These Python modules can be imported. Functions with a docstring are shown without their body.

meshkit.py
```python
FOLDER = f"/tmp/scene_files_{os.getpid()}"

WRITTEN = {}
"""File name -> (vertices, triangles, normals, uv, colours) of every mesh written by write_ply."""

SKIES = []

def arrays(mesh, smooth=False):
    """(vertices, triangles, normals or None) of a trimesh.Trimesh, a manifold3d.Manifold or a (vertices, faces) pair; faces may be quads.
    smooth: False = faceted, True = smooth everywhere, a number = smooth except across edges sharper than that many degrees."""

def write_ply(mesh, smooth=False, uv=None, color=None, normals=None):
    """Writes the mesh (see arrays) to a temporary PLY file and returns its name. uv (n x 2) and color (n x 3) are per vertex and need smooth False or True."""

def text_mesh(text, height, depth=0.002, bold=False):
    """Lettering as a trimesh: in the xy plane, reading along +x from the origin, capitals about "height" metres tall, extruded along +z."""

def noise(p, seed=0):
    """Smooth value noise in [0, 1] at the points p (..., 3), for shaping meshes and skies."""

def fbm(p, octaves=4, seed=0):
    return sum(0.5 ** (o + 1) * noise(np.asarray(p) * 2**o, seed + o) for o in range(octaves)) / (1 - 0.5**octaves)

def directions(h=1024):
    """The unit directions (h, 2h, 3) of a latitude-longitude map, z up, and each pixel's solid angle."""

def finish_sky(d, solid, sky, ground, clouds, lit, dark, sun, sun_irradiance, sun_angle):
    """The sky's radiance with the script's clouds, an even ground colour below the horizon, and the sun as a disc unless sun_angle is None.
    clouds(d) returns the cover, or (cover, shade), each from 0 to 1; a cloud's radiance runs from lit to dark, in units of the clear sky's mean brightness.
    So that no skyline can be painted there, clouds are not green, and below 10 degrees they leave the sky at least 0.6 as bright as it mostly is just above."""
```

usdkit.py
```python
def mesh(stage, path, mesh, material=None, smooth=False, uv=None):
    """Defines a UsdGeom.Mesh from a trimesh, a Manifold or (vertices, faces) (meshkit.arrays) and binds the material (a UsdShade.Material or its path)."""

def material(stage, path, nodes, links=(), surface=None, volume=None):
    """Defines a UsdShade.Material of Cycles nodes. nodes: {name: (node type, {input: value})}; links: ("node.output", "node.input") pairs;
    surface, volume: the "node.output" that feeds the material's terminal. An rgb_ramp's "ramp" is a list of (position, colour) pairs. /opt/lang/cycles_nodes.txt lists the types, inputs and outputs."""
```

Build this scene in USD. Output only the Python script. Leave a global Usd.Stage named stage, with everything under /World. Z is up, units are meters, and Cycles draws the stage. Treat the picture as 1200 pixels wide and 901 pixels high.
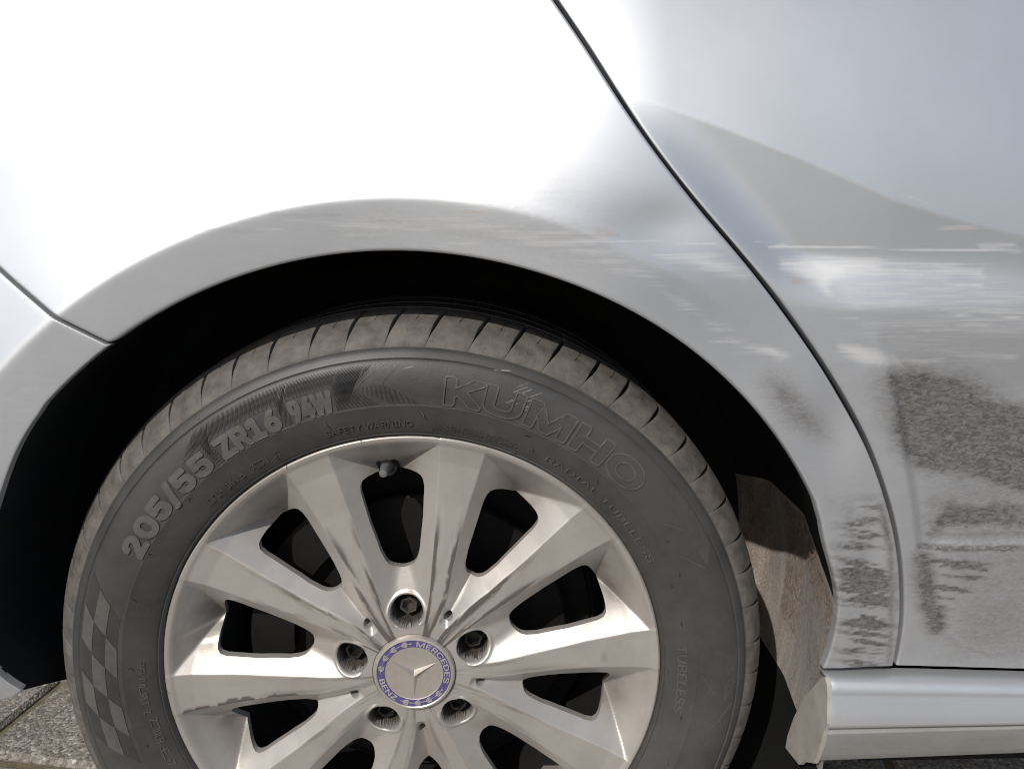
import math
import numpy as np, trimesh, usdkit, meshkit
from scipy.spatial import Delaunay, cKDTree
from shapely.geometry import Polygon, Point, LineString
from shapely.ops import unary_union
from shapely import contains_xy
from pxr import Usd, UsdGeom, UsdLux, UsdShade, Gf, Sdf, Vt

stage = Usd.Stage.CreateInMemory()
UsdGeom.SetStageUpAxis(stage, 'Z'); UsdGeom.SetStageMetersPerUnit(stage, 1.0)
UsdGeom.Xform.Define(stage, '/World'); UsdGeom.Scope.Define(stage, '/World/Looks')
HUB = 0.306                                   # height of the wheel's axis above the ground; shapes below are written round that axis

# ---------------------------------------------------------------- camera, sky, sun, exposure
CAM = np.array([0.07205, -0.60304, 0.39409 + HUB]); PITCH, YAW = 0.21992, 0.02296
EXPOSURE = -0.48
SUN = np.array([-0.54, -1.0, 0.95]); SUN /= np.linalg.norm(SUN)
fw = np.array([math.sin(YAW) * math.cos(PITCH), math.cos(YAW) * math.cos(PITCH), -math.sin(PITCH)])
rt = np.cross(fw, [0, 0, 1.0]); rt /= np.linalg.norm(rt); up = np.cross(rt, fw)
cam = UsdGeom.Camera.Define(stage, '/World/camera')
m4 = Gf.Matrix4d(*[float(v) for v in (*rt, 0, *up, 0, *(-fw), 0, *CAM, 1)])
cam.AddTransformOp().Set(m4)
cam.CreateHorizontalApertureAttr(36.0); cam.CreateVerticalApertureAttr(27.0); cam.CreateFocalLengthAttr(27.0)
cam.CreateClippingRangeAttr(Gf.Vec2f(0.02, 1000.0)); cam.CreateExposureAttr(EXPOSURE)

usdkit.material(stage, '/World/Looks/sky_look', {
    's': ('sky_texture', {'sky_type': 'single_scattering', 'sun_disc': False, 'sun_elevation': math.asin(SUN[2]), 'sun_rotation': math.atan2(SUN[0], SUN[1]), 'altitude': 100.0, 'air_density': 1.0, 'aerosol_density': 1.6, 'ozone_density': 1.0}),
    'b': ('background_shader', {'strength': 0.15})}, [('s.color', 'b.color')], surface='b.background')
dome = UsdLux.DomeLight.Define(stage, '/World/sky')
UsdShade.MaterialBindingAPI.Apply(dome.GetPrim()).Bind(UsdShade.Material.Get(stage, '/World/Looks/sky_look'))
dome.GetPrim().SetCustomDataByKey('kind', 'structure'); dome.GetPrim().SetCustomDataByKey('label', 'clear daylight sky mirrored in the paint')
sun = UsdLux.DistantLight.Define(stage, '/World/sun')
sun.CreateIntensityAttr(1.25); sun.CreateAngleAttr(0.53); sun.CreateNormalizeAttr(True); sun.CreateColorAttr(Gf.Vec3f(1.0, 0.97, 0.925))
zc = SUN; xc = np.cross([0, 0, 1.0], zc); xc /= np.linalg.norm(xc); yc = np.cross(zc, xc)
sun.AddTransformOp().Set(Gf.Matrix4d(*[float(v) for v in (*xc, 0, *yc, 0, *zc, 0, 0, 0, 5, 1)]))

# ---------------------------------------------------------------- helpers
USED = {}
def path_for(parent, name):
    k = (parent, name); n = USED.get(k, 0); USED[k] = n + 1
    return f'{parent}/{name}' + (f'_{n:03d}' if n else '')
MATS = {}
def mat(name, nodes, links, surface):
    MATS[name] = usdkit.material(stage, '/World/Looks/' + name, nodes, links, surface=surface); return MATS[name]
def put(parent, name, mesh, material, smooth=False, marks=None, normals=None, shift=True):
    """one Mesh prim under parent, its points lifted from the wheel's axis to the ground's origin"""
    if normals is not None:
        v, f, n = np.asarray(mesh[0], float), np.asarray(mesh[1], int), np.asarray(normals, float)
    else:
        v, f, n = meshkit.arrays(mesh, smooth)
    v = v + ([0, 0, HUB] if shift else [0, 0, 0])
    p = path_for(parent, name)
    m = UsdGeom.Mesh.Define(stage, p)
    m.CreatePointsAttr(Vt.Vec3fArray.FromNumpy(v.astype(np.float32)))
    m.CreateFaceVertexCountsAttr(Vt.IntArray.FromNumpy(np.full(len(f), 3, np.int32)))
    m.CreateFaceVertexIndicesAttr(Vt.IntArray.FromNumpy(f.astype(np.int32).ravel()))
    m.CreateSubdivisionSchemeAttr('none')
    if n is not None:
        m.CreateNormalsAttr(Vt.Vec3fArray.FromNumpy(n.astype(np.float32))); m.SetNormalsInterpolation('vertex')
    if marks is not None:
        c = marks(v - ([0, 0, HUB] if shift else [0, 0, 0])) if callable(marks) else marks
        UsdGeom.PrimvarsAPI(m).CreatePrimvar('marks', Sdf.ValueTypeNames.Color3fArray, 'vertex').Set(Vt.Vec3fArray.FromNumpy(np.asarray(c, np.float32)))
    UsdShade.MaterialBindingAPI.Apply(m.GetPrim()).Bind(MATS[material])
    return m.GetPrim()
def xform(parent, name):
    return UsdGeom.Xform.Define(stage, path_for(parent, name)).GetPrim()
def tag(p, **k):
    for a, b in k.items(): p.SetCustomDataByKey(a, b)
    return p
def sstep(a, b, x):
    t = np.clip((np.asarray(x, float) - a) / (b - a), 0, 1); return t * t * (3 - 2 * t)
def at(px, py, y=None, skin=None):
    """(x, z) round the wheel's axis of the body's skin where a point of the photograph was measured"""
    d = (px - 600) / 900.0 * rt - (py - 450.5) / 900.0 * up + fw; k = -0.035 if y is None else y
    for i in range(12 if y is None else 1):
        q = CAM + d * ((k - CAM[1]) / d[1])
        if y is None: k = 0.3 * k + 0.7 * float((skin or y_side)(q[0], q[2] - HUB))
    return np.array([q[0], q[2] - HUB])
def resample(pts, step):
    pts = np.asarray(pts, float); L = np.r_[0, np.cumsum(np.linalg.norm(np.diff(pts, axis=0), axis=1))]
    n = max(2, int(L[-1] / step) + 1); s = np.linspace(0, L[-1], n)
    return np.stack([np.interp(s, L, pts[:, k]) for k in range(pts.shape[1])], 1)
def curve(pts, step=0.002):
    """smooth curve through measured points"""
    from scipy.interpolate import CubicSpline
    pts = np.asarray(pts, float); L = np.r_[0, np.cumsum(np.linalg.norm(np.diff(pts, axis=0), axis=1))]
    return CubicSpline(L, pts)(np.linspace(0, L[-1], int(L[-1] / step) + 2))
def revolve(prof, n, th0=0.0, th1=2 * math.pi, flip=False):
    """profile rows (r, y) turned round the wheel's axis (y); theta from +x towards +z; skin faces -y / outward when the profile runs inward to outward"""
    prof = np.asarray(prof, float); full = abs(th1 - th0 - 2 * math.pi) < 1e-6
    t = np.linspace(th0, th1, n, endpoint=not full); k = len(prof)
    v = np.stack([np.outer(np.cos(t), prof[:, 0]), np.tile(prof[:, 1], (n, 1)), np.outer(np.sin(t), prof[:, 0])], -1).reshape(-1, 3)
    i, j = np.meshgrid(np.arange(n if full else n - 1), np.arange(k - 1), indexing='ij')
    a = i * k + j; b = ((i + 1) % n) * k + j
    f = np.concatenate([np.stack([a, a + 1, b], -1).reshape(-1, 3), np.stack([a + 1, b + 1, b], -1).reshape(-1, 3)])
    return v, (f[:, ::-1] if flip else f)
def box(x0, x1, y0, y1, z0, z1):
    b = trimesh.creation.box((x1 - x0, y1 - y0, z1 - z0)); b.apply_translation(((x0 + x1) / 2, (y0 + y1) / 2, (z0 + z1) / 2)); return b
def turn(mesh, th):
    c, s = math.cos(th), math.sin(th); m = mesh.copy(); v = m.vertices.copy()
    m.vertices = np.stack([v[:, 0] * c - v[:, 2] * s, v[:, 1], v[:, 0] * s + v[:, 2] * c], 1); return m
noise3 = lambda x, z, s, seed=0: meshkit.fbm(np.stack([np.asarray(x) * s, np.asarray(z) * s, np.zeros_like(np.asarray(x, float)) + 0.5], -1), 4, seed)
def streak(x, z, sx, sz, seed=0, oct=4):
    return meshkit.fbm(np.stack([np.asarray(x) * sx, np.asarray(z) * sz, np.zeros_like(np.asarray(x, float)) + 3.5], -1), oct, seed)

# ---------------------------------------------------------------- materials
def paint(name, colour, rough, metallic, coat, dirt=(0.15, 0.125, 0.10), film=0.12, streaks=0.5, ripple=0.80, dust=None):
    """silver paint with a dust film; the mesh's marks say where mud (r), whitened scuffs (g) and bared primer (b) lie"""
    N = {'g': ('geometry', {}), 'a': ('attribute', {'attribute': 'marks'}), 's': ('separate_color', {}),
         'mx': ('mapping', {'scale': (9.0, 9.0, 260.0)}), 'nx': ('noise_texture', {'scale': 1.0, 'detail': 6.0, 'roughness': 0.62}),
         'mf': ('mapping', {'scale': (26.0, 26.0, 900.0)}), 'nf': ('noise_texture', {'scale': 1.0, 'detail': 4.0, 'roughness': 0.6}),
         'nd': ('noise_texture', {'scale': 230.0, 'detail': 5.0, 'roughness': 0.66}), 'nb': ('noise_texture', {'scale': 14.0, 'detail': 5.0, 'roughness': 0.6}),
         'fl': ('noise_texture', {'scale': 2600.0, 'detail': 1.0}),
         # scuffs: streaky noise opened up by the mask
         'g1': ('math', {'math_type': 'multiply_add', 'value2': 2.0}), 'g2': ('map_range', {'from_min': 1.84, 'from_max': 2.40, 'to_min': 0.0, 'to_max': 0.66, 'clamp': True}),
         'gm': ('math', {'math_type': 'multiply_add', 'value2': 1.0}),
         'rn': ('mix_float', {'fac': streaks}), 'rs': ('math', {'math_type': 'multiply_add', 'value2': 0.28, 'value3': 0.135}), 'r1': ('math', {'math_type': 'multiply_add', 'value2': 1.6}), 'r2': ('map_range', {'from_min': 0.33, 'from_max': 1.60, 'to_min': 0.0, 'to_max': 0.95, 'clamp': True}),
         'mr': ('mapping', {'scale': (190.0, 190.0, 420.0)}), 'nr': ('noise_texture', {'scale': 1.0, 'detail': 2.0, 'roughness': 0.5, 'distortion': 0.9}), 'rr': ('map_range', {'from_min': 0.36, 'from_max': 0.66, 'to_min': 1.0, 'to_max': ripple, 'clamp': True}), 'r3': ('math', {'math_type': 'multiply'}),
         'dv': ('mix_color', {'a': tuple(c * 0.6 for c in dirt), 'b': tuple(c * 1.7 for c in dirt)}), 'b1': ('math', {'math_type': 'multiply_add', 'value2': 1.0}), 'b2': ('map_range', {'from_min': 0.98, 'from_max': 1.4, 'to_min': 0.0, 'to_max': 0.40, 'clamp': True}),
         'fm': ('map_range', {'from_min': 0.3, 'from_max': 0.75, 'to_min': film * 0.3, 'to_max': film, 'clamp': True}),
         'c0': ('mix_color', {'b': dust or dirt, 'a': colour}), 'c1': ('mix_color', {'b': (0.66, 0.65, 0.63)}), 'c2': ('mix_color', {'b': (0.62, 0.36, 0.22)}), 'c3': ('mix_color', {'b': dirt}),
         'm1': ('math', {'math_type': 'multiply_add', 'value2': -0.55 * metallic, 'value3': metallic}), 'm2': ('math', {'math_type': 'multiply_add', 'value2': -metallic, 'use_clamp': True}),
         'ro': ('math', {'math_type': 'multiply_add', 'value2': 0.28, 'value3': rough}), 'ro2': ('math', {'math_type': 'multiply_add', 'value2': 0.12}),
         'co': ('math', {'math_type': 'multiply_add', 'value2': -coat, 'value3': coat, 'use_clamp': True}), 'co2': ('math', {'math_type': 'multiply_add', 'value2': -0.8 * coat, 'use_clamp': True}),
         'bu': ('bump', {'strength': 0.05, 'distance': 0.0003}), 'bu2': ('bump', {'strength': 0.3, 'distance': 0.0004}),
         'p': ('principled_bsdf', {'ior': 1.5, 'coat_roughness': 0.07})}
    L = [('a.color', 's.color'), ('g.position', 'mx.vector'), ('g.position', 'mf.vector'), ('mx.vector', 'nx.vector'), ('mf.vector', 'nf.vector'), ('g.position', 'nd.vector'), ('g.position', 'nb.vector'), ('g.position', 'fl.vector'),
         ('nx.fac', 'gm.value3'), ('nf.fac', 'gm.value1'), ('s.g', 'g1.value1'), ('gm.value', 'g1.value3'), ('g1.value', 'g2.value'),
         ('g.position', 'mr.vector'), ('mr.vector', 'nr.vector'), ('nr.fac', 'rr.value'), ('r2.result', 'r3.value1'), ('rr.result', 'r3.value2'), ('nd.fac', 'dv.fac'), ('dv.result', 'c3.b'), ('s.r', 'r1.value1'), ('nd.fac', 'rn.a'), ('nx.fac', 'rn.b'), ('rn.result', 'rs.value1'), ('rs.value', 'r1.value3'), ('r1.value', 'r2.value'), ('s.b', 'b1.value1'), ('nx.fac', 'b1.value3'), ('b1.value', 'b2.value'),
         ('nb.fac', 'fm.value'), ('fm.result', 'c0.fac'), ('c0.result', 'c1.a'), ('g2.result', 'c1.fac'), ('c1.result', 'c2.a'), ('b2.result', 'c2.fac'), ('c2.result', 'c3.a'), ('r3.value', 'c3.fac'), ('c3.result', 'p.base_color'),
         ('g2.result', 'm1.value1'), ('m1.value', 'm2.value3'), ('r3.value', 'm2.value1'), ('m2.value', 'p.metallic'),
         ('r3.value', 'ro.value1'), ('ro.value', 'ro2.value3'), ('g2.result', 'ro2.value1'), ('ro2.value', 'p.roughness'),
         ('r3.value', 'co.value1'), ('co.value', 'co2.value3'), ('g2.result', 'co2.value1'), ('co2.value', 'p.coat_weight'),
         ('fl.fac', 'bu.height'), ('nd.fac', 'bu2.height'), ('bu.normal', 'bu2.normal'), ('r3.value', 'bu2.strength'), ('bu2.normal', 'p.normal')]
    return mat(name, N, L, 'p.BSDF')
paint('silver_paint', (0.60, 0.605, 0.615), 0.50, 0.80, 0.60, dirt=(0.042, 0.037, 0.031))
paint('alloy_paint', (0.60, 0.575, 0.54), 0.38, 0.62, 0.2, dirt=(0.060, 0.047, 0.038), film=0.56, streaks=0.0, ripple=1.0, dust=(0.33, 0.268, 0.212))
paint('skirt_paint', (0.60, 0.605, 0.615), 0.50, 0.80, 0.40, dirt=(0.105, 0.092, 0.078), ripple=0.95)

def plain(name, colour, rough=0.6, metallic=0.0, var=0.25, scale=60.0, bump=0.0, bscale=400.0, dust=None, dustscale=25.0, dustmax=0.6, spec=0.5):
    d = tuple(c * (1 - var) for c in colour); l = tuple(min(1, c * (1 + var)) for c in colour)
    N = {'g': ('geometry', {}), 'n': ('noise_texture', {'scale': scale, 'detail': 5.0, 'roughness': 0.6}), 'r': ('rgb_ramp', {'ramp': [(0.28, d), (0.72, l)]}),
         'p': ('principled_bsdf', {'roughness': rough, 'metallic': metallic, 'specular_ior_level': spec})}
    L = [('g.position', 'n.vector'), ('n.fac', 'r.fac')]
    last = 'r.color'
    if dust:
        N.update({'dn': ('noise_texture', {'scale': dustscale, 'detail': 6.0, 'roughness': 0.65}), 'dm': ('map_range', {'from_min': 0.35, 'from_max': 0.72, 'to_min': 0.05, 'to_max': dustmax, 'clamp': True}), 'dc': ('mix_color', {'b': dust})})
        L += [('g.position', 'dn.vector'), ('dn.fac', 'dm.value'), ('dm.result', 'dc.fac'), (last, 'dc.a')]; last = 'dc.result'
    L.append((last, 'p.base_color'))
    if bump:
        N.update({'bn': ('noise_texture', {'scale': bscale, 'detail': 4.0}), 'b': ('bump', {'strength': 0.6, 'distance': bump})})
        L += [('g.position', 'bn.vector'), ('bn.fac', 'b.height'), ('b.normal', 'p.normal')]
    return mat(name, N, L, 'p.BSDF')
plain('tyre_rubber', (0.034, 0.033, 0.032), 0.50, bump=0.0003, bscale=900, dust=(0.084, 0.077, 0.070), dustscale=11, dustmax=0.55)
plain('tread_rubber', (0.055, 0.050, 0.046), 0.7, bump=0.0006, bscale=500, dust=(0.165, 0.145, 0.124), dustscale=70, dustmax=0.75)
plain('lettering_rubber', (0.072, 0.070, 0.068), 0.40, bump=0.0002, bscale=900, dust=(0.10, 0.088, 0.076), dustscale=20, dustmax=0.4)
plain('size_rubber', (0.080, 0.078, 0.075), 0.42, bump=0.0002, bscale=900, dust=(0.12, 0.105, 0.09), dustscale=20, dustmax=0.4)
plain('name_rubber', (0.036, 0.035, 0.034), 0.5, bump=0.0002, bscale=900, dust=(0.095, 0.082, 0.07), dustscale=11, dustmax=0.45)
plain('rub_grey', (0.17, 0.165, 0.16), 0.75, var=0.35, scale=900)
plain('tile_rubber', (0.075, 0.073, 0.070), 0.38, bump=0.0002, bscale=900, dust=(0.12, 0.10, 0.085), dustscale=20, dustmax=0.35)
plain('dark_tile_rubber', (0.030, 0.029, 0.028), 0.6, bump=0.0002, bscale=900)
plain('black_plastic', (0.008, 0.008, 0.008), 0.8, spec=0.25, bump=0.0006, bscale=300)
plain('seal_rubber', (0.007, 0.007, 0.007), 0.7)
plain('bolt_black', (0.014, 0.0135, 0.013), 0.35, var=0.2, metallic=0.2)
plain('recess_shade', (0.028, 0.024, 0.021), 0.6, dust=(0.10, 0.085, 0.07), dustscale=90, dustmax=0.5)  # near-black that puts the bolt pockets' shade into the colour, under thin dust
plain('bolt_steel', (0.09, 0.085, 0.08), 0.38, metallic=0.6, dust=(0.12, 0.09, 0.07))
plain('valve_grey', (0.10, 0.10, 0.10), 0.55)
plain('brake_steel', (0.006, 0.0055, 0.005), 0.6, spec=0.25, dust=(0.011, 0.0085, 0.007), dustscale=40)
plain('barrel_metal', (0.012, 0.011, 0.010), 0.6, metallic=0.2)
plain('cap_silver', (0.58, 0.53, 0.47), 0.42, metallic=0.75, var=0.06, scale=200)
plain('cap_star', (0.68, 0.63, 0.57), 0.3, metallic=0.85, var=0.04, scale=200)
plain('cap_blue', (0.075, 0.062, 0.17), 0.45, var=0.15, scale=300)
plain('cap_letter', (0.55, 0.50, 0.48), 0.4, metallic=0.5, var=0.06, scale=300)
plain('skirt_end_plastic', (0.36, 0.335, 0.30), 0.6, dust=(0.27, 0.23, 0.19), dustscale=30)
plain('clear_plastic', (0.55, 0.55, 0.54), 0.25)
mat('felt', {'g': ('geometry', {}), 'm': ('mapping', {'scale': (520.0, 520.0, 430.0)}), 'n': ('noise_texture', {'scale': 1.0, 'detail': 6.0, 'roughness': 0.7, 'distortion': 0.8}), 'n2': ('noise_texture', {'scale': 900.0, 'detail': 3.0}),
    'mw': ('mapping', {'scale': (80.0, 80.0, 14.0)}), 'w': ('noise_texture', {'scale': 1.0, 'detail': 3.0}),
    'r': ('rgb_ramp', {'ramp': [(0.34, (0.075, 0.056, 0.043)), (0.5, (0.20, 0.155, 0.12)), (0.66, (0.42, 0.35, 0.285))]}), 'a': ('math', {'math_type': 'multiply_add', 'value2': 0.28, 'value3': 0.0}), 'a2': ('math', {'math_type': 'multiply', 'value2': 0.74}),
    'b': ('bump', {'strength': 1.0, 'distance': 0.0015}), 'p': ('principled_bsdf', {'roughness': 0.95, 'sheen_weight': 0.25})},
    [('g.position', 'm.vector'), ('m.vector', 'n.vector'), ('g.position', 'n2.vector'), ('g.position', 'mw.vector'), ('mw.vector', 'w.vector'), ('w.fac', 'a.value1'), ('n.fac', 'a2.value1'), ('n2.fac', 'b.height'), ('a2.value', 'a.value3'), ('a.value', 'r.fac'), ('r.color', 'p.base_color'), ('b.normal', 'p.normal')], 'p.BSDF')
mat('felt_fibre', {'o': ('geometry', {}), 'r': ('rgb_ramp', {'ramp': [(0.0, (0.16, 0.12, 0.09)), (1.0, (0.55, 0.48, 0.40))]}), 'p': ('principled_bsdf', {'roughness': 0.7})}, [('o.random_per_island', 'r.fac'), ('r.color', 'p.base_color')], 'p.BSDF')
mat('paving_concrete', {'g': ('geometry', {}), 'v': ('voronoi_texture', {'scale': 260.0, 'feature': 'f1'}), 'v2': ('voronoi_texture', {'scale': 520.0, 'feature': 'f1'}), 'n': ('noise_texture', {'scale': 9.0, 'detail': 6.0, 'roughness': 0.6}),
    'rv': ('rgb_to_bw', {}), 'r': ('rgb_ramp', {'ramp': [(0.1, (0.12, 0.105, 0.088)), (0.5, (0.225, 0.202, 0.175)), (0.8, (0.32, 0.295, 0.26)), (1.0, (0.54, 0.52, 0.48))]}),
    'rn': ('rgb_ramp', {'ramp': [(0.3, (0.72, 0.70, 0.66)), (0.7, (1.12, 1.1, 1.08))]}), 'mu': ('mix_color', {'blend_type': 'multiply', 'fac': 1.0}),
    'h': ('math', {'math_type': 'multiply_add', 'value2': 0.5}), 'b': ('bump', {'strength': 0.8, 'distance': 0.0011, 'invert': True}), 'p': ('principled_bsdf', {'roughness': 0.9})},
    [('g.position', 'v.vector'), ('g.position', 'v2.vector'), ('g.position', 'n.vector'), ('v.color', 'rv.color'), ('rv.val', 'r.fac'), ('r.color', 'mu.a'), ('n.fac', 'rn.fac'), ('rn.color', 'mu.b'), ('mu.result', 'p.base_color'), ('v2.distance', 'h.value1'), ('v.distance', 'h.value3'), ('h.value', 'b.height'), ('b.normal', 'p.normal')], 'p.BSDF')
plain('asphalt', (0.055, 0.055, 0.056), 0.85, bump=0.003, bscale=150)
plain('joint_soil', (0.11, 0.088, 0.058), 0.95, bump=0.003, bscale=200, dust=(0.20, 0.165, 0.09), dustscale=60)

# ---------------------------------------------------------------- ground: paving round the car
pav = xform('/World', 'pavement'); PAV = str(pav.GetPath())
tag(pav, kind='structure', label='sunlit exposed-aggregate concrete paving under the car')
n = 41; g = np.linspace(-1, 1, n); g = np.sign(g) * np.abs(g) ** 2.2 * 60
X, Y = np.meshgrid(g, g, indexing='ij'); idx = np.arange(n * n).reshape(n, n)
gv = np.stack([X, Y, np.full_like(X, -0.020)], -1).reshape(-1, 3)
gf = np.concatenate([np.stack([idx[:-1, :-1], idx[1:, :-1], idx[1:, 1:]], -1).reshape(-1, 3), np.stack([idx[:-1, :-1], idx[1:, 1:], idx[:-1, 1:]], -1).reshape(-1, 3)])
road = put('/World', 'road', (gv - [0, 0, 0.006], gf), 'asphalt', shift=False); tag(road, kind='structure', label='dark asphalt beyond the paving')
bb = trimesh.creation.box((3.4, 2.3, 0.01)); bb.apply_translation((0, 0.15, -0.0125)); put(PAV, 'joint_bed', bb, 'joint_soil', shift=False)
u1 = np.array([0.0, 1.0]) ; ja = math.radians(10.0)
ex, ey = np.array([math.cos(ja), -math.sin(ja)]), np.array([math.sin(ja), math.cos(ja)])
P0 = np.array([-0.615, 0.358]); SW, SH = 0.20, 0.40
rng = np.random.default_rng(5)
def stone(c, w, h, seed):
    rr = np.random.default_rng(seed); k = 0.006; hx, hy = w / 2 - 0.006, h / 2 - 0.006; dz = rr.uniform(-0.002, 0.002); tilt = rr.uniform(-0.006, 0.006, 2)
    v = []
    for s, zz in ((0.0, 0.0), (0.0, -0.006), (k * 0.0, -0.022)):
        ins = k if zz == 0.0 else 0.0
        for a, b in ((-1, -1), (1, -1), (1, 1), (-1, 1)):
            q = np.array([a * (hx - ins), b * (hy - ins)]); z = zz + (dz + q @ tilt if zz > -0.02 else 0)
            p = c + q[0] * ex + q[1] * ey; v.append((p[0], p[1], z))
    f = [(0, 1, 2), (0, 2, 3)]
    for r in (0, 4):
        for i in range(4):
            j = (i + 1) % 4; f += [(r + i, r + 4 + i, r + 4 + j), (r + i, r + 4 + j, r + j)]
    return np.array(v), np.array(f)
k = 0
for i in range(-9, 10):
    for j in range(-6, 5):
        off = 0.2 if i % 2 else 0.0
        c = P0 + ex * (SW * (i + 0.5)) + ey * (SH * (j + 0.35) + off * 1.0)
        if abs(c[0]) > 1.7 or not -0.75 < c[1] < 1.05: continue
        put(PAV, 'paving_stone', stone(c, SW, SH, k), 'paving_concrete', shift=False); k += 1

# ---------------------------------------------------------------- the car
car = xform('/World', 'car'); CAR = str(car.GetPath())
tag(car, label='silver car with dented, scratched and muddy rear flank around its dusty alloy wheel', category='car')

RHO_A, RHO_B = 0.367, 0.405                   # edge of the wheel arch, and the crease where its flat lip ends
def y_side(x, z):
    up_ = np.maximum(z - 0.20, 0); dn = np.maximum(0.20 - z, 0); lf = np.maximum(-x - 0.05, 0)
    m = sstep(-0.08, 0.20, x)
    a = -0.034 + 0.62 * up_ ** 2 + 0.30 * dn ** 2 + (0.14 + 0.24 * sstep(0.20, 0.42, z)) * lf ** 2
    b = -0.0365 + 0.95 * np.maximum(z - 0.33, 0) ** 2 + 0.16 * np.maximum(0.33 - z, 0) ** 2
    return a * (1 - m) + b * m
def y_panel(x, z):
    x = np.asarray(x, float); z = np.asarray(z, float)
    rho = np.hypot(x, z) + 1e-9; th = np.degrees(np.arctan2(z, x)); th = np.where(th < -90, th + 360, th)
    w = sstep(45, 82, th) * 0.92 + 0.08
    base = y_side(x, z); s = RHO_B / rho
    crease = y_side(x * s, z * s) - 0.026
    lip = crease + 0.13 * (RHO_B - rho)
    out = base - 0.026 * np.exp(-(rho - RHO_B) / 0.095)
    d = rho - RHO_B; k = 0.0016                # a tight but rounded crease
    y = np.where(d < 0, lip, out); blend = np.exp(-np.abs(d) / k) * 0.0004
    full = y + blend
    y = w * full + (1 - w) * (base - 0.004 * np.exp(-np.maximum(rho - RHO_A, 0) / 0.03))
    # shallow pressed dents between the arch and the door
    y = y + 0.004 * np.exp(-(((x - 0.19) / 0.035) ** 2 + ((z - 0.385) / 0.018) ** 2)) + 0.003 * np.exp(-(((x - 0.335) / 0.02) ** 2 + ((z - 0.235) / 0.045) ** 2))
    y = y + 0.0022 * np.exp(-(((x - 0.375) / 0.012) ** 2 + ((z - 0.115) / 0.04) ** 2))
    return y
hx_, hz_ = np.array([at(*p) for p in [(700, 100), (760, 118), (850, 150), (950, 190), (1050, 235), (1130, 260), (1200, 277), (1500, 300)]]).T
def y_door(x, z):
    x = np.asarray(x, float); z = np.asarray(z, float)
    y = y_side(x, z)
    zc = np.interp(x, hx_, hz_); zl = 0.3675 + 0.003 * np.sin(x * 9)
    inb = sstep(-0.008, 0.058, x - np.interp(z, gap[::-1, 1], gap[::-1, 0]))
    top = y_side(x, zc)
    # below the ridge of the dent the sheet hangs straight, and tucks back in at a pressed line
    t = np.clip(zc - z, 0, None)
    hang = top + 0.075 * t - y
    fade = sstep(zl - 0.046, zl - 0.002, z)
    y = y + inb * np.where(z < zc, hang, 0) * fade
    # big shallow dent beside the wheel arch, with a folded lower edge
    xl = np.interp(z, [0.12, 0.161, 0.204, 0.232, 0.279, 0.30], [0.418, 0.408, 0.395, 0.388, 0.372, 0.362])
    r = sstep(xl - 0.003, xl + 0.008, x) * sstep(0.318, 0.255, z) * sstep(0.125, 0.137, z)
    y = y + 0.0055 * r * (0.75 + 0.5 * streak(x, z, 9, 14, 7))
    fold = np.exp(-((z - 0.1295) / 0.0035) ** 2) * sstep(0.412, 0.43, x) * (0.6 + 0.4 * sstep(0.56, 0.46, x))
    y = y + 0.0022 * fold - 0.001 * np.exp(-((z - 0.140) / 0.004) ** 2) * sstep(0.415, 0.44, x)
    y = y + 0.0016 * (streak(x, z, 7, 22, 3) - 0.5) * sstep(0.36, 0.30, z) * sstep(0.26, 0.33, x)
    return y

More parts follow.
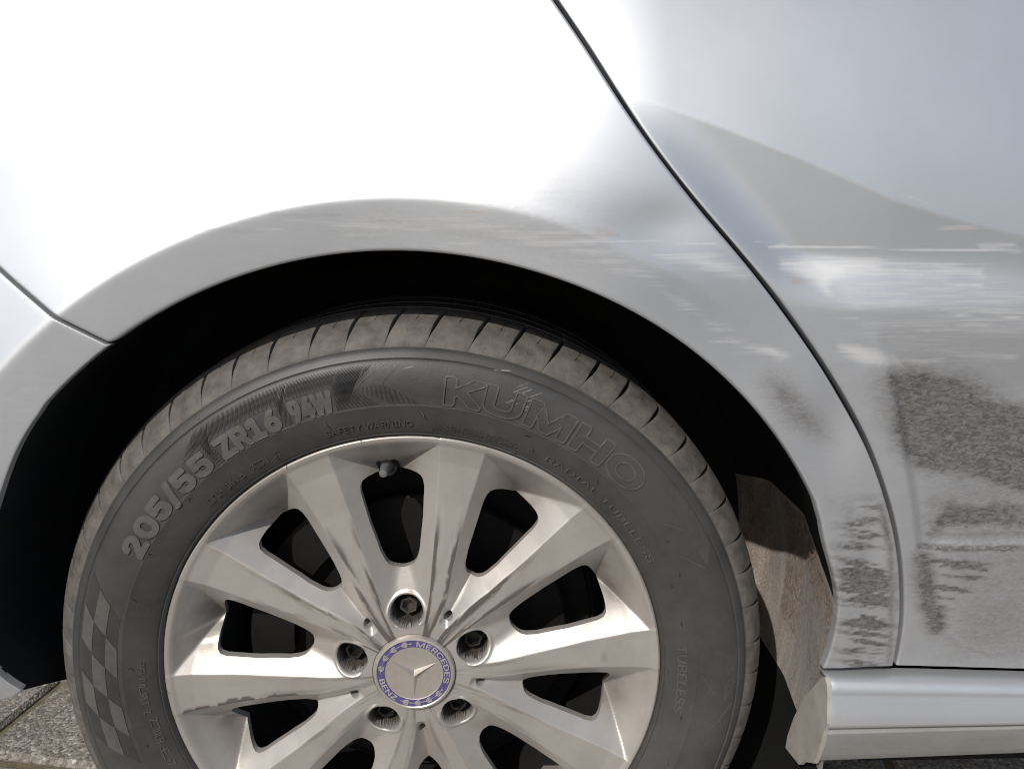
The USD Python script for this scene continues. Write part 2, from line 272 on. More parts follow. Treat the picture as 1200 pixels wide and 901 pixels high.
def panel(poly, yfun, step, hem=0.014, r=0.0018, far=None):
    """sheet-metal panel: a fine sheet over the outline with its edges rolled in and a return flange behind"""
    poly = Polygon(poly).buffer(0)
    rings, pts = [], []
    for d in (0.0, 0.15 * r, 0.4 * r, 0.75 * r, 1.2 * r):
        q = poly.buffer(-d, join_style='mitre') if d else poly
        ring = resample(np.array(q.exterior.coords), 0.0024)[:-1]
        pts.append(ring)
    inner = poly.buffer(-1.2 * r - 0.6 * step)
    x0, z0, x1, z1 = poly.bounds
    gx, gz = np.meshgrid(np.arange(x0, x1, step), np.arange(z0, z1, step), indexing='ij'); gx = gx + (np.arange(gx.shape[1]) % 2) * step / 2
    ok = contains_xy(inner, gx.ravel(), gz.ravel()); gp = np.stack([gx.ravel()[ok], gz.ravel()[ok]], 1)
    if far is not None: gp = gp[far(gp[:, 0], gp[:, 1]) | ((np.floor(gp[:, 0] / step).astype(int) % 5 == 0) & (np.floor(gp[:, 1] / step).astype(int) % 5 == 0))]
    nb = len(pts[0]); p = np.vstack(pts + [gp])
    f = Delaunay(p).simplices; c = p[f].mean(1); f = f[contains_xy(poly.buffer(1e-6), c[:, 0], c[:, 1])]
    a = p[f]; cr = (a[:, 1, 0] - a[:, 0, 0]) * (a[:, 2, 1] - a[:, 0, 1]) - (a[:, 1, 1] - a[:, 0, 1]) * (a[:, 2, 0] - a[:, 0, 0])
    f = f[np.abs(cr) > 1e-12]; cr = cr[np.abs(cr) > 1e-12]
    f = np.where((cr < 0)[:, None], f[:, ::-1], f)                       # seen from -y: x to the right, z up
    t = cKDTree(resample(np.array(poly.exterior.coords), 0.0004)); d = t.query(p, distance_upper_bound=r * 3)[0]
    d = np.where(np.isfinite(d), d, 9)
    roll = np.where(d < r, r - np.sqrt(np.maximum(r * r - (r - d) ** 2, 0)), 0)
    y = yfun(p[:, 0], p[:, 1]) + roll
    v = np.stack([p[:, 0], y, p[:, 1]], 1)
    hemv = v[:nb] + [0, hem, 0]
    cx = np.arange(nb); nx = (cx + 1) % nb; H = len(v)
    ccw = Polygon(pts[0]).exterior.is_ccw
    q = np.concatenate([np.stack([cx, H + cx, nx], 1), np.stack([nx, H + cx, H + nx], 1)])
    if not ccw: q = q[:, ::-1]
    return np.vstack([v, hemv]), np.vstack([f, q])

# outlines -------------------------------------------------------------------
gap_px = [(600, -90), (650, 0), (685, 52), (725, 115), (770, 180), (815, 237), (883, 317), (950, 407), (1017, 523), (1037, 577), (1050, 627), (1056, 680), (1056, 722), (1050, 767), (1045, 789)]
gap = curve([at(*p) for p in gap_px])
arch = [(0.349, 0.0165), (0.353, 0.036), (0.3545, 0.060), (0.3535, 0.080), (0.3475, 0.104), (0.327 + 0.0045, 0.152)]
al = curve([(r_ * math.cos(math.radians(t)), r_ * math.sin(math.radians(t))) for t, r_ in ((138, 0.3655), (145, 0.3605), (151.5, 0.3555), (160, 0.3555), (168, 0.3540), (174, 0.3480), (177.5, 0.3370), (179.5, 0.3265))])
arch = np.vstack([curve(arch), [(0.367 * math.cos(t), 0.367 * math.sin(t)) for t in np.radians(np.linspace(28, 136, 190))], al])
sp_th = math.radians(125.3); JB = 0.367 * np.array([math.cos(sp_th), math.sin(sp_th)])
bgap = curve([at(128, 404, skin=y_panel), at(67, 374, skin=y_panel), at(0, 317, skin=y_panel), at(-120, 195, skin=y_panel), at(-240, 60, skin=y_panel), at(-340, -60, skin=y_panel)])
bgap[0] = JB
GAP_W = 0.0021
gl = LineString(gap)
def side_of(line, d):
    q = line.parallel_offset(d, 'left'); c = np.array(q.coords); return c
g_left = np.array(gl.offset_curve(-GAP_W).coords); g_right = np.array(gl.offset_curve(GAP_W).coords)
if g_left[:, 0].mean() > g_right[:, 0].mean(): g_left, g_right = g_right, g_left
if g_left[0, 1] < g_left[-1, 1]: g_left = g_left[::-1]
if g_right[0, 1] < g_right[-1, 1]: g_right = g_right[::-1]
g_left = g_left[g_left[:, 1] > 0.0165]; g_left = np.vstack([g_left, [(g_left[-1, 0], 0.0163)]]); g_right = g_right[g_right[:, 1] > 0.0152]; g_right = np.vstack([g_right, [(g_right[-1, 0] + 0.0002, 0.0150)]])
bl = LineString(bgap); b_up = np.array(bl.offset_curve(0.0011).coords); b_dn = np.array(bl.offset_curve(-0.0011).coords)
if b_up[0, 0] < b_up[-1, 0]: b_up = b_up[::-1]
if b_dn[0, 0] < b_dn[-1, 0]: b_dn = b_dn[::-1]
if b_up[0, 1] < b_dn[0, 1]: b_up, b_dn = b_dn, b_up
arch_th = np.arctan2(arch[:, 1], arch[:, 0]); arch_th = np.where(arch_th < -1, arch_th + 2 * math.pi, arch_th)
qa = arch[arch_th < sp_th - 0.004]; ba = arch[arch_th > sp_th + 0.004]
xtop = g_left[0]
quarter = np.vstack([g_left, qa, b_up, [(-0.9, 0.80), (xtop[0] - 0.07, 0.80)]])
quarter = np.vstack([quarter[:-2][:], [(b_up[-1, 0], 0.86), (xtop[0] - 0.10, 0.86)]])
view = lambda x, z: (x > -0.40) & (x < 0.60) & (z < 0.60)

import shapely
def marks_body(v, door=False):
    """where the flank is muddy (r), scuffed pale (g) and scraped to the primer (b); outlines measured on the skin"""
    x, z = v[:, 0], v[:, 2]
    wx = x + 0.010 * (streak(x, z, 40, 160, 41) - 0.5); wz = z + 0.006 * (streak(x, z, 35, 60, 42) - 0.5)
    def patch(pts, soft=6.0, value=1.0, rough=1.0):
        """0.5 on the outline, rising inwards over soft pixels of the photograph"""
        q = Polygon([at(*p) for p in pts]).buffer(0); so = soft / 1290.0; x0, z0, x1, z1 = q.buffer(so * 1.5).bounds
        px_, pz_ = (wx, wz) if rough else (x, z); i = np.nonzero((px_ > x0) & (px_ < x1) & (pz_ > z0) & (pz_ < z1))[0]
        out = np.zeros(len(x)); P_ = shapely.points(px_[i], pz_[i]); d = shapely.distance(P_, q.exterior) * np.where(contains_xy(q, px_[i], pz_[i]), 1, -1)
        out[i] = value * np.clip(0.5 + d / (2 * so), 0, 1); return out
    def line(pts, w, soft=2.5, value=1.0):
        q = LineString([at(*p) for p in pts]); d = np.full(len(x), 9.0); c = np.abs(wz - z.mean()) < 9
        bx = q.buffer(0.02).bounds; i = np.nonzero((x > bx[0]) & (x < bx[2]) & (wz > bx[1] - 0.004) & (wz < bx[3] + 0.004))[0]
        d[i] = shapely.distance(shapely.points(x[i], z[i] + 0.25 * (wz[i] - z[i])), q); return value * np.clip(0.5 + (w / 1290.0 - d) / (2 * soft / 1290.0), 0, 1)
    r = np.zeros(len(x)); gm = np.zeros(len(x)); b = np.zeros(len(x)); mx = lambda o, *q: np.maximum.reduce([o, *q])
    fan = streak(x, z + 0.15 * x, 18, 230, 51); vert = streak(x, z, 150, 14, 52)
    if door:
        gm = mx(gm, line([(905, 291), (1010, 291), (1200, 295)], 1.6, 1.6, 0.72), line([(930, 309), (1060, 309), (1200, 311)], 1.3, 1.5, 0.68),
            patch([(912, 296), (1040, 297), (1045, 308), (1160, 310), (1160, 333), (1120, 330), (1020, 330), (985, 334), (985, 358), (965, 352), (948, 336), (915, 318)], 14, 0.66),
            patch([(1100, 330), (1160, 332), (1155, 343), (1110, 338)], 5, 0.62), patch([(970, 395), (1010, 398), (1060, 418), (1120, 414), (1110, 428), (1040, 436), (1010, 432), (980, 412)], 11, 0.66),
            patch([(1060, 402), (1200, 405), (1200, 430), (1120, 425)], 14, 0.56), line([(1120, 369), (1200, 373)], 1.2, 1.5, .66), line([(1045, 383), (1160, 382)], 1.2, 1.5, .64), line([(1052, 389), (1090, 388)], .9, 1.5, .62), line([(972, 374), (1005, 373)], 1.2, 1.5, .66), line([(985, 392), (1040, 391)], 1, 2, .6),
            patch([(1090, 265), (1135, 262), (1165, 268), (1140, 272), (1100, 270)], 5, .66), patch([(1140, 285), (1190, 282), (1200, 290), (1150, 292)], 5, .66), line([(1052, 226), (1090, 240)], 1.5, 2, .62), line([(1030, 237), (1070, 237)], .9, 2, .58), line([(885, 283), (930, 288)], 1.4, 2, .62), line([(1130, 440), (1185, 412)], 1.0, 2, .58), line([(1085, 490), (1200, 487)], 1.0, 2, .6), line([(1132, 505), (1136, 494)], 1.6, 2, .7))
        gm = np.maximum(gm, 0.40 * patch([(880, 290), (1260, 290), (1260, 440), (1000, 440)], 40, 1.0, 0))
        b = mx(b, patch([(922, 322), (945, 324), (948, 334), (930, 336)], 10, .8), line([(1085, 266), (1140, 268)], 1.6, 3, .8), line([(960, 325), (1020, 326)], .8, 2, .6))
        main = patch([(1022, 452), (1040, 432), (1080, 424), (1130, 432), (1200, 470), (1330, 500), (1330, 575), (1200, 575), (1130, 558), (1085, 548), (1062, 530), (1048, 500)], 30, 0.95)
        rip = streak(x + 0.8 * z, z, 95, 210, 21, 2)              # dried ripples of mud
        lower = sstep(at(1100, 470)[1], at(1100, 505)[1], z)
        main = main * (1 + 0.45 * lower) * (0.75 + 0.5 * rip)
        r = mx(r, main, patch([(1085, 585), (1120, 575), (1330, 580), (1330, 645), (1200, 640), (1120, 630), (1085, 645)], 24, 0.80) * (0.45 + streak(x, z, 60, 90, 22)),
            line([(1078, 641), (1110, 644), (1200, 643), (1300, 643)], 5, 6, 0.95), line([(1082, 655), (1088, 700), (1098, 735)], 12, 18, 1.0) * (0.55 + fan), patch([(1090, 655), (1170, 658), (1130, 700), (1092, 720)], 30, 0.95) * (0.45 + sstep(0.40, 0.60, fan)),
            line([(1098, 735), (1125, 757), (1160, 768), (1200, 762)], 7, 18, 0.75), 0.52 * patch([(1040, 430), (1330, 430), (1330, 800), (1080, 800)], 60, 1, 0), line([(1068, 560), (1080, 640)], 2, 6, 0.40), line([(1040, 520), (1066, 565)], 2, 8, 0.36))
        r = np.maximum(r, 0.26 * patch([(900, 350), (1340, 350), (1340, 800), (1040, 800), (1040, 560)], 90, 1, 0) * (0.6 + 0.8 * fan))
    else:
        r = np.maximum(r, 0.30 * patch([(860, 400), (960, 430), (1060, 600), (1060, 800), (960, 800), (960, 600)], 60, 1, 0) * (0.6 + 0.8 * fan))
        r = np.maximum(r, 0.24 * patch([(20, 500), (60, 410), (120, 400), (250, 300), (450, 230), (640, 240), (760, 300), (700, 340), (480, 300), (300, 330), (150, 420)], 30, 1, 0) * (0.5 + fan))
        gm = mx(gm, line([(620, 284), (700, 281), (835, 285)], 1.4, 1.8, .70), patch([(750, 292), (830, 288), (885, 318), (880, 340), (800, 318), (770, 312)], 16, .60), patch([(848, 398), (905, 402), (940, 420), (915, 424), (870, 412)], 8, .66), line([(825, 373), (852, 372)], 1, 2, .62), line([(800, 396), (850, 400)], 1, 2, .6),
            line([(230, 322), (270, 320)], 1.0, 1.8, .62), line([(255, 265), (330, 268), (420, 275)], .9, 1.6, .60), line([(310, 275), (400, 276)], .8, 1.6, .58), line([(430, 248), (545, 237)], .9, 2, .56), patch([(505, 240), (560, 238), (600, 246), (560, 250)], 7, .60), patch([(600, 266), (660, 268), (690, 278), (620, 280)], 7, .60), patch([(470, 262), (540, 262), (560, 272), (500, 272)], 9, .58), line([(500, 235), (640, 258), (700, 278)], .8, 2, .58), line([(855, 410), (880, 440)], .8, 2, .55),
            line([(20, 474), (60, 475)], 1, 2, .6), line([(30, 452), (55, 440)], 1, 2, .6))
        gm = np.maximum(gm, 0.47 * patch([(300, 268), (430, 236), (560, 235), (700, 262), (960, 440), (860, 430), (740, 340), (560, 292), (400, 288)], 24, 1.0, 0))
        b = mx(b, patch([(690, 266), (712, 268), (718, 278), (694, 276)], 9, .85), line([(530, 270), (600, 275), (690, 277)], 1.6, 3.5, .75), line([(545, 246), (566, 251)], 1.4, 2.5, .8), line([(520, 262), (560, 268)], 1, 2.5, .66), line([(640, 262), (690, 268)], 1, 3, .6))
        r = mx(r, line([(560, 236), (620, 250), (700, 270)], 5, 12, .34), line([(620, 262), (700, 272)], 3, 9, .30), patch([(600, 205), (760, 225), (830, 280), (700, 280), (620, 250)], 40, .20, 0),
            patch([(880, 445), (900, 428), (935, 440), (965, 480), (985, 520), (950, 520), (910, 500)], 18, .62), line([(925, 440), (960, 480), (985, 520)], 1.5, 5, .40),
            patch([(985, 590), (1030, 585), (1046, 640), (1046, 780), (985, 785), (972, 690)], 30, .72, 0) * (0.5 + 1.1 * sstep(0.40, 0.62, fan)), line([(1030, 590), (1042, 640), (1043, 700), (1040, 775)], 5, 8, .85) * (0.5 + 0.9 * vert), patch([(960, 575), (1000, 565), (1020, 620), (990, 650)], 26, .60) * (0.4 + streak(x, z, 90, 90, 23)),
            line([(25, 455), (50, 442)], 2, 5, .30), line([(10, 480), (45, 470)], 2, 6, .28), line([(0, 500), (40, 485)], 3, 10, .22))
    if not door:                                                  # long hairline scratches dragged along the flank
        rs_ = np.random.default_rng(23)
        for i in range(46):
            px_ = rs_.uniform(150, 800); py_ = 300 - 62 * math.sqrt(max(0.0, 1 - ((px_ - 480) / 420) ** 2)) + rs_.uniform(-10, 52) if px_ < 640 else rs_.uniform(245, 340); L_ = rs_.uniform(15, 80)
            o = line([(px_, py_), (px_ + L_, py_ + rs_.normal() * 1.5)], rs_.uniform(0.3, 0.9), 1.8, rs_.uniform(0.5, 0.75))
            if i % 3: gm = np.maximum(gm, o * 0.95)
            else: r = np.maximum(r, o * 0.62)
    else:
        rs_ = np.random.default_rng(29)
        for i in range(44):
            px_ = rs_.uniform(930, 1190); py_ = rs_.uniform(300, 475); L_ = rs_.uniform(20, 110)
            o = line([(px_, py_), (px_ + L_, py_ + rs_.normal() * 1.2)], rs_.uniform(0.3, 0.8), 1.8, rs_.uniform(0.5, 0.75))
            if i % 3: gm = np.maximum(gm, o * 0.95)
            else: r = np.maximum(r, o * 0.5)
    return np.clip(np.stack([r * 1.12, gm * 1.13, b * 1.25], 1), 0, 1)

put(CAR, 'quarter_panel', panel(quarter, y_panel, 0.0020, hem=0.007, far=view), 'silver_paint', smooth=50, marks=lambda v: marks_body(v))
door_poly = np.vstack([g_right, [(g_right[-1, 0] + 0.2, 0.0060), (1.15, -0.0190), (1.15, 0.86), (xtop[0] - 0.09, 0.86)]])
door = put(CAR, 'rear_door', panel(door_poly, y_door, 0.0020, hem=0.016, far=view), 'silver_paint', smooth=50, marks=lambda v: marks_body(v, True))
tag(door, label='dented and mud-stained rear door')
# bumper: lower edge rises in to the wheelhouse
bump_poly = np.vstack([b_dn[::-1], ba, [(-0.335, -0.004), (-0.40, -0.012), (-0.52, -0.016), (-0.66, 0.01), (-0.74, 0.06)], [(b_dn[-1, 0] - 0.02, b_dn[-1, 1] - 0.05)]])
put(CAR, 'rear_bumper', panel(bump_poly, y_panel, 0.0028, hem=0.007, r=0.0011, far=view), 'silver_paint', smooth=50, marks=lambda v: marks_body(v))
# black seal behind the joints
def strip(line, y, w, depth=0.004):
    c = np.array(LineString(line).buffer(w, cap_style='flat').exterior.coords); m = trimesh.creation.extrude_polygon(Polygon(c), depth)
    v = m.vertices.copy(); m.vertices = np.stack([v[:, 0], y(v[:, 0], v[:, 1]) + 0.0075 + depth - v[:, 2], v[:, 1]], 1); m.invert(); m.fix_normals(); return m
put(CAR, 'door_seal', strip(resample(gap[gap[:, 1] > 0.018], 0.006), lambda x, z: y_side(x, z) + 0.004, 0.007), 'seal_rubber')
put(CAR, 'bumper_seal', strip(resample(bgap, 0.008)[2:], lambda x, z: y_panel(x, z) + 0.004, 0.004), 'seal_rubber')

# sill skirt ------------------------------------------------------------------
prof = [(-0.012, 0.0105), (-0.020, 0.0105), (-0.0285, 0.0095), (-0.0325, 0.0060), (-0.0345, 0.0010), (-0.0342, -0.0015), (-0.0350, -0.004), (-0.0385, -0.018), (-0.0405, -0.027), (-0.0398, -0.0305), (-0.0370, -0.0330), (-0.0335, -0.0345), (-0.0330, -0.0375), (-0.0350, -0.0390), (-0.0350, -0.0405), (-0.0325, -0.050), (-0.0275, -0.066), (-0.0240, -0.0735), (-0.0215, -0.0765), (-0.006, -0.0885)]
def loft(prof, xs, drop=0.0):
    v = np.array([[(x, y, z - np.interp(z, [-0.075, -0.04, 0.01], [-0.026, -0.015, 0.042]) * drop * (x - xs[0])) for y, z in prof] for x in xs]).reshape(-1, 3); k = len(prof); f = []
    for i in range(len(xs) - 1):
        for j in range(k - 1):
            a = i * k + j; f += [(a, a + 1, a + k + 1), (a, a + k + 1, a + k)]
    return v, np.array(f)
xs = np.r_[0.3525, 0.3532, 0.3545, np.arange(0.36, 1.15, 0.006)]
sv, sf = loft(prof, xs, drop=1.0)
kk = len(prof); inset = np.repeat([0.0016, 0.0006, 0.0] + [0] * (len(xs) - 3), kk)
cy, cz = 0.0, -0.045; sv[:, 1] += inset * np.sign(cy - sv[:, 1]) ; sv[:, 2] += inset * np.sign(cz - sv[:, 2])
def marks_skirt(v):
    x, z = v[:, 0], v[:, 2] + np.interp(v[:, 2], [-0.075, -0.04, 0.01], [-0.026, -0.015, 0.042]) * (v[:, 0] - 0.3525)
    r = 0.50 * sstep(-0.026, -0.034, z) + 0.12 * streak(x, z, 12, 300, 5) + 0.18 * sstep(-0.012, -0.03, z) * streak(x, z, 20, 120, 6)
    return np.clip(np.stack([r, 0.28 * streak(x, z, 10, 260, 8), 0 * r], 1), 0, 1)
sk = put(CAR, 'side_skirt', (sv, sf), 'skirt_paint', smooth=38, marks=marks_skirt)
cap = [(-0.028, 0.0105), (-0.0335, 0.006), (-0.036, -0.003), (-0.040, -0.026), (-0.036, -0.036), (-0.030, -0.060), (-0.0235, -0.0775), (-0.003, -0.092), (0.005, -0.102), (0.037, -0.109), (0.0355, -0.095), (0.025, -0.067), (0.006, -0.031), (-0.012, -0.008), (-0.022, 0.006)]
cm = trimesh.creation.extrude_polygon(Polygon(cap).buffer(-0.0008).buffer(0.0008), 0.004)
vv = cm.vertices.copy(); cm.vertices = np.stack([0.3545 - vv[:, 2], vv[:, 0], vv[:, 1]], 1); cm.fix_normals()
put(CAR, 'skirt_end_cap', cm, 'skirt_end_plastic', smooth=40)

# wheelhouse: felt liner at the front, dark plastic for the shaded felt above it, the top and the back, closed inner wall ------------------
def edge_r(d):
    return float(np.interp(d, [-36, -17, -5, 0, 6, 10, 16, 28, 136, 145, 151.5, 168, 174, 180], [0.400, 0.374, 0.357, 0.353, 0.3555, 0.3590, 0.362, 0.367, 0.367, 0.3605, 0.3555, 0.354, 0.348, 0.326]))
def liner_r(d, y, y0=-0.026):
    deep = float(np.interp(d, [30, 45, 140, 180], [0.404, 0.385, 0.385, 0.352])); e_ = edge_r(d) + 0.002
    return e_ + (deep - e_) * min(max((y - y0) / 0.17, 0.0), 1.0) - 0.03 * float(sstep(0.24, 0.3, y))
def liner(th0, th1, n, name, material, yin=0.30):
    t = np.radians(np.linspace(th0, th1, n)); ys = np.linspace(0.0, 1.0, 30)
    v = []
    for a in t:
        d0 = math.degrees(a); de = min(max(d0, 2.0), 179.0); re_ = edge_r(de)
        y0 = float(y_panel(re_ * math.cos(math.radians(de)), re_ * math.sin(math.radians(de)))) + 0.006
        for j, y in enumerate(y0 + (yin - y0) * ys):
            d = d0
            if d > 180: d = 180 + (d - 180) * float(np.clip((y - y0) / 0.09, 0, 1))
            r0 = liner_r(d, y, y0); a = math.radians(d)
            v.append((r0 * math.cos(a), y, r0 * math.sin(a)))
    k = len(ys); i, j = np.meshgrid(np.arange(n - 1), np.arange(k - 1), indexing='ij'); a = i * k + j
    f = np.concatenate([np.stack([a, a + k, a + 1], -1).reshape(-1, 3), np.stack([a + 1, a + k, a + k + 1], -1).reshape(-1, 3)])
    return put(CAR, name, (np.array(v), f), material, smooth=True), np.array(v)
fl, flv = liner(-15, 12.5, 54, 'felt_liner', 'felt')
liner(12.5, 188, 130, 'arch_liner', 'black_plastic')  # black begins at the shadow edge, standing in for felt in shade
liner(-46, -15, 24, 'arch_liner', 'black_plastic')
wall = Polygon([(0.40 * math.cos(a), 0.40 * math.sin(a)) for a in np.radians(np.linspace(-48, 200, 60))])
wm = trimesh.creation.extrude_polygon(wall, 0.01); q = wm.vertices.copy(); wm.vertices = np.stack([q[:, 0], 0.30 - q[:, 2], q[:, 1]], 1); wm.fix_normals()
put(CAR, 'wheelhouse_wall', wm, 'black_plastic')
# lower end of the bumper corner: the folded flange that goes in under the wheelhouse
fx = np.array([at(-60, 770, -0.02), at(0, 797, -0.02), at(22, 810, -0.02), at(29, 812, -0.02)])
# underbody: floor and luggage well that keep daylight out of the wheelhouse and shade the ground
put(CAR, 'underbody', trimesh.util.concatenate([box(0.43, 1.15, 0.05, 0.30, -0.135, -0.112), box(0.46, 1.15, 0.30, 1.5, -0.135, 0.10), box(-0.70, -0.41, 0.22, 1.5, 0.03, 0.20), box(-0.70, 1.15, 0.32, 1.5, 0.05, 0.9), box(-0.72, -0.405, 0.04, 0.34, 0.045, 0.4)]), 'black_plastic')

ex_ = trimesh.creation.cylinder(0.020, 0.10, sections=24); ex_.apply_transform(trimesh.transformations.rotation_matrix(math.pi / 2, [0, 1, 0.25])); ex_.apply_translation((-0.475, 0.37, -0.222)); put(CAR, 'exhaust_pipe', ex_, 'cap_star', smooth=40)
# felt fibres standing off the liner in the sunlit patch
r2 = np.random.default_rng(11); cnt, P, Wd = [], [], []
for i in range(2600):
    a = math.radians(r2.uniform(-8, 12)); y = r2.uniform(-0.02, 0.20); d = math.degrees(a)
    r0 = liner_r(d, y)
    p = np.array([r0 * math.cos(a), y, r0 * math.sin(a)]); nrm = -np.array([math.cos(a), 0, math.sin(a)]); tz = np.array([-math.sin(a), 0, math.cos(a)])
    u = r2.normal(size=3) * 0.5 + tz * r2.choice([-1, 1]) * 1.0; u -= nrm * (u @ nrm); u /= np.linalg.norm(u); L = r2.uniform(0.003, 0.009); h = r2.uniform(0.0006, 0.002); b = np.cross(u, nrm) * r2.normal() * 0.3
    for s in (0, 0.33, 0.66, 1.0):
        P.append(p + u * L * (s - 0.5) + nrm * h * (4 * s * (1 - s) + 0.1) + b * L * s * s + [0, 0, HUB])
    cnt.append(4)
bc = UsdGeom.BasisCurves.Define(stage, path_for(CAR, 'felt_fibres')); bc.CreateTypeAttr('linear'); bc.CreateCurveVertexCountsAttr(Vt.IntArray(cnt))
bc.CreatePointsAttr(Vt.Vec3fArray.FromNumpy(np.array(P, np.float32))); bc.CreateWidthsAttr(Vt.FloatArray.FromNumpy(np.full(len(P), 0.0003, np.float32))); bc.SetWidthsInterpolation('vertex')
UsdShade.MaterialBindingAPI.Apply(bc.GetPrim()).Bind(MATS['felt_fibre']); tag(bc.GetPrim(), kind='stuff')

# ---------------------------------------------------------------- the wheel
wheel = xform(CAR, 'wheel'); WH = str(wheel.GetPath())
rad = np.radians
# tyre carcass ----------------------------------------------------------------
TP = np.array([(0.2120, 0.030), (0.2150, 0.012), (0.2168, 0.0045), (0.2178, 0.0010), (0.2195, -0.0022), (0.2205, -0.0020), (0.2215, -0.0038), (0.227, -0.0072), (0.233, -0.0098), (0.239, -0.0120), (0.2440, -0.0132), (0.2450, -0.0140), (0.2462, -0.0140), (0.2472, -0.0137), (0.255, -0.0148), (0.262, -0.0152), (0.268, -0.0148), (0.274, -0.0135), (0.2795, -0.0116), (0.2815, -0.0102), (0.2822, -0.0094), (0.2835, -0.0098), (0.2870, -0.0078), (0.2895, -0.0058), (0.2902, -0.0042), (0.2910, -0.0042)])
SH_P = np.array([(0.2910, -0.0046), (0.2950, -0.0012), (0.2990, 0.0026), (0.3030, 0.0072), (0.3065, 0.0125), (0.3095, 0.0180), (0.3118, 0.0240), (0.3135, 0.0310), (0.3146, 0.0390), (0.3152, 0.0480), (0.3155, 0.0560)])  # tread shoulder
SH_P[:, 1] -= 0.004 * np.linspace(0, 1, len(SH_P)) ** 0.5
under = SH_P - np.array([0.0065, -0.0035])
crown = []
for a, b in ((0.060, 0.088), (0.096, 0.128), (0.136, 0.168)):
    crown += [(0.3085, a - 0.003), (0.3155, a), (0.3158, (a + b) / 2), (0.3155, b), (0.3085, b + 0.003)]
carc = np.vstack([TP, under[1:], [(0.3085, 0.0562)], crown, [(0.311, 0.19), (0.30, 0.208), (0.27, 0.222), (0.23, 0.214), (0.215, 0.20)]])
put(WH, 'tyre', revolve(carc, 360, flip=False), 'tyre_rubber', smooth=40)
def tyre_y(r): return np.interp(r, TP[:, 0], TP[:, 1])
def shoulder(s):
    L = np.r_[0, np.cumsum(np.linalg.norm(np.diff(SH_P, axis=0), axis=1))] / np.linalg.norm(np.diff(SH_P, axis=0), axis=1).sum()
    return np.interp(s, L, SH_P[:, 0]), np.interp(s, L, SH_P[:, 1])
tn = np.gradient(SH_P, axis=0); tn /= np.linalg.norm(tn, axis=1, keepdims=True); SN = np.stack([-tn[:, 1] * -1, tn[:, 0] * -1], 1)   # outward normal (r, y)
SN = np.stack([tn[:, 1], -tn[:, 0]], 1)
def shoulder_n(s):
    L = np.r_[0, np.cumsum(np.linalg.norm(np.diff(SH_P, axis=0), axis=1))] / np.linalg.norm(np.diff(SH_P, axis=0), axis=1).sum()
    return np.interp(s, L, SN[:, 0]), np.interp(s, L, SN[:, 1])
pitch = np.array([1.0, 0.93, 1.08, 1.02, 0.92, 1.05] * 10)[:58]; pitch = pitch / pitch.sum() * 2 * math.pi
starts = rad(91.3) + np.r_[0, np.cumsum(pitch)]
sV = np.r_[0, 0.05, 0.12, np.linspace(0.18, 0.92, 14), 0.97, 1.0]
def lean(s): return rad(1.9) * (0.9 - 2.0 * s + 0.55 * s * s)              # the slots curve forward as they climb on to the tread
def slot_w(s): return rad(0.62) * sstep(0.08, 0.42, s) * (1 - 0.25 * sstep(0.5, 1.0, s)) + rad(0.035)
def block(t0, t1, seed):
    rr = np.random.default_rng(seed)
    us = np.array([0, 0.0, 0.03, 0.12, 0.3, 0.44, 0.478, 0.482, 0.518, 0.522, 0.56, 0.7, 0.88, 0.97, 1.0, 1.0])
    nu, nv = len(us), len(sV); v = np.zeros((nv, nu, 3)); sip0 = rr.uniform(0.42, 0.5)
    for j, s in enumerate(sV):
        r, y = shoulder(s); a, b = shoulder_n(s); l, w = lean(s), slot_w(s) / 2
        th = (t0 + w + l) + (t1 - t0 - 2 * w) * us
        dep = np.zeros(nu); dep[0] = dep[-1] = 0.007; dep[1] = dep[-2] = 0.0006
        if sip0 < s < 0.93: dep[7] = dep[8] = 0.003
        th[7:9] = th[[6, 9]] if not (sip0 < s < 0.93) else th[7:9]
        mid = th[[6, 9]].mean(); th[6:10] = mid + np.array([-0.00085, -0.0008, 0.0008, 0.00085]) if sip0 < s < 0.93 else mid + np.array([-0.003, -0.001, 0.001, 0.003])
        if j == 0: dep = np.maximum(dep, 0.0012)
        rq, yq = r - dep * a, y - dep * b
        v[j] = np.stack([rq * np.cos(th), yq, rq * np.sin(th)], 1)
    i, j = np.meshgrid(np.arange(nv - 1), np.arange(nu - 1), indexing='ij'); a = i * nu + j
    f = np.concatenate([np.stack([a, a + nu, a + 1], -1).reshape(-1, 3), np.stack([a + 1, a + nu, a + nu + 1], -1).reshape(-1, 3)])
    return v.reshape(-1, 3), f
for k in range(58):
    put(WH, 'tread_block', block(starts[k], starts[k + 1], k), 'tread_rubber', smooth=45)

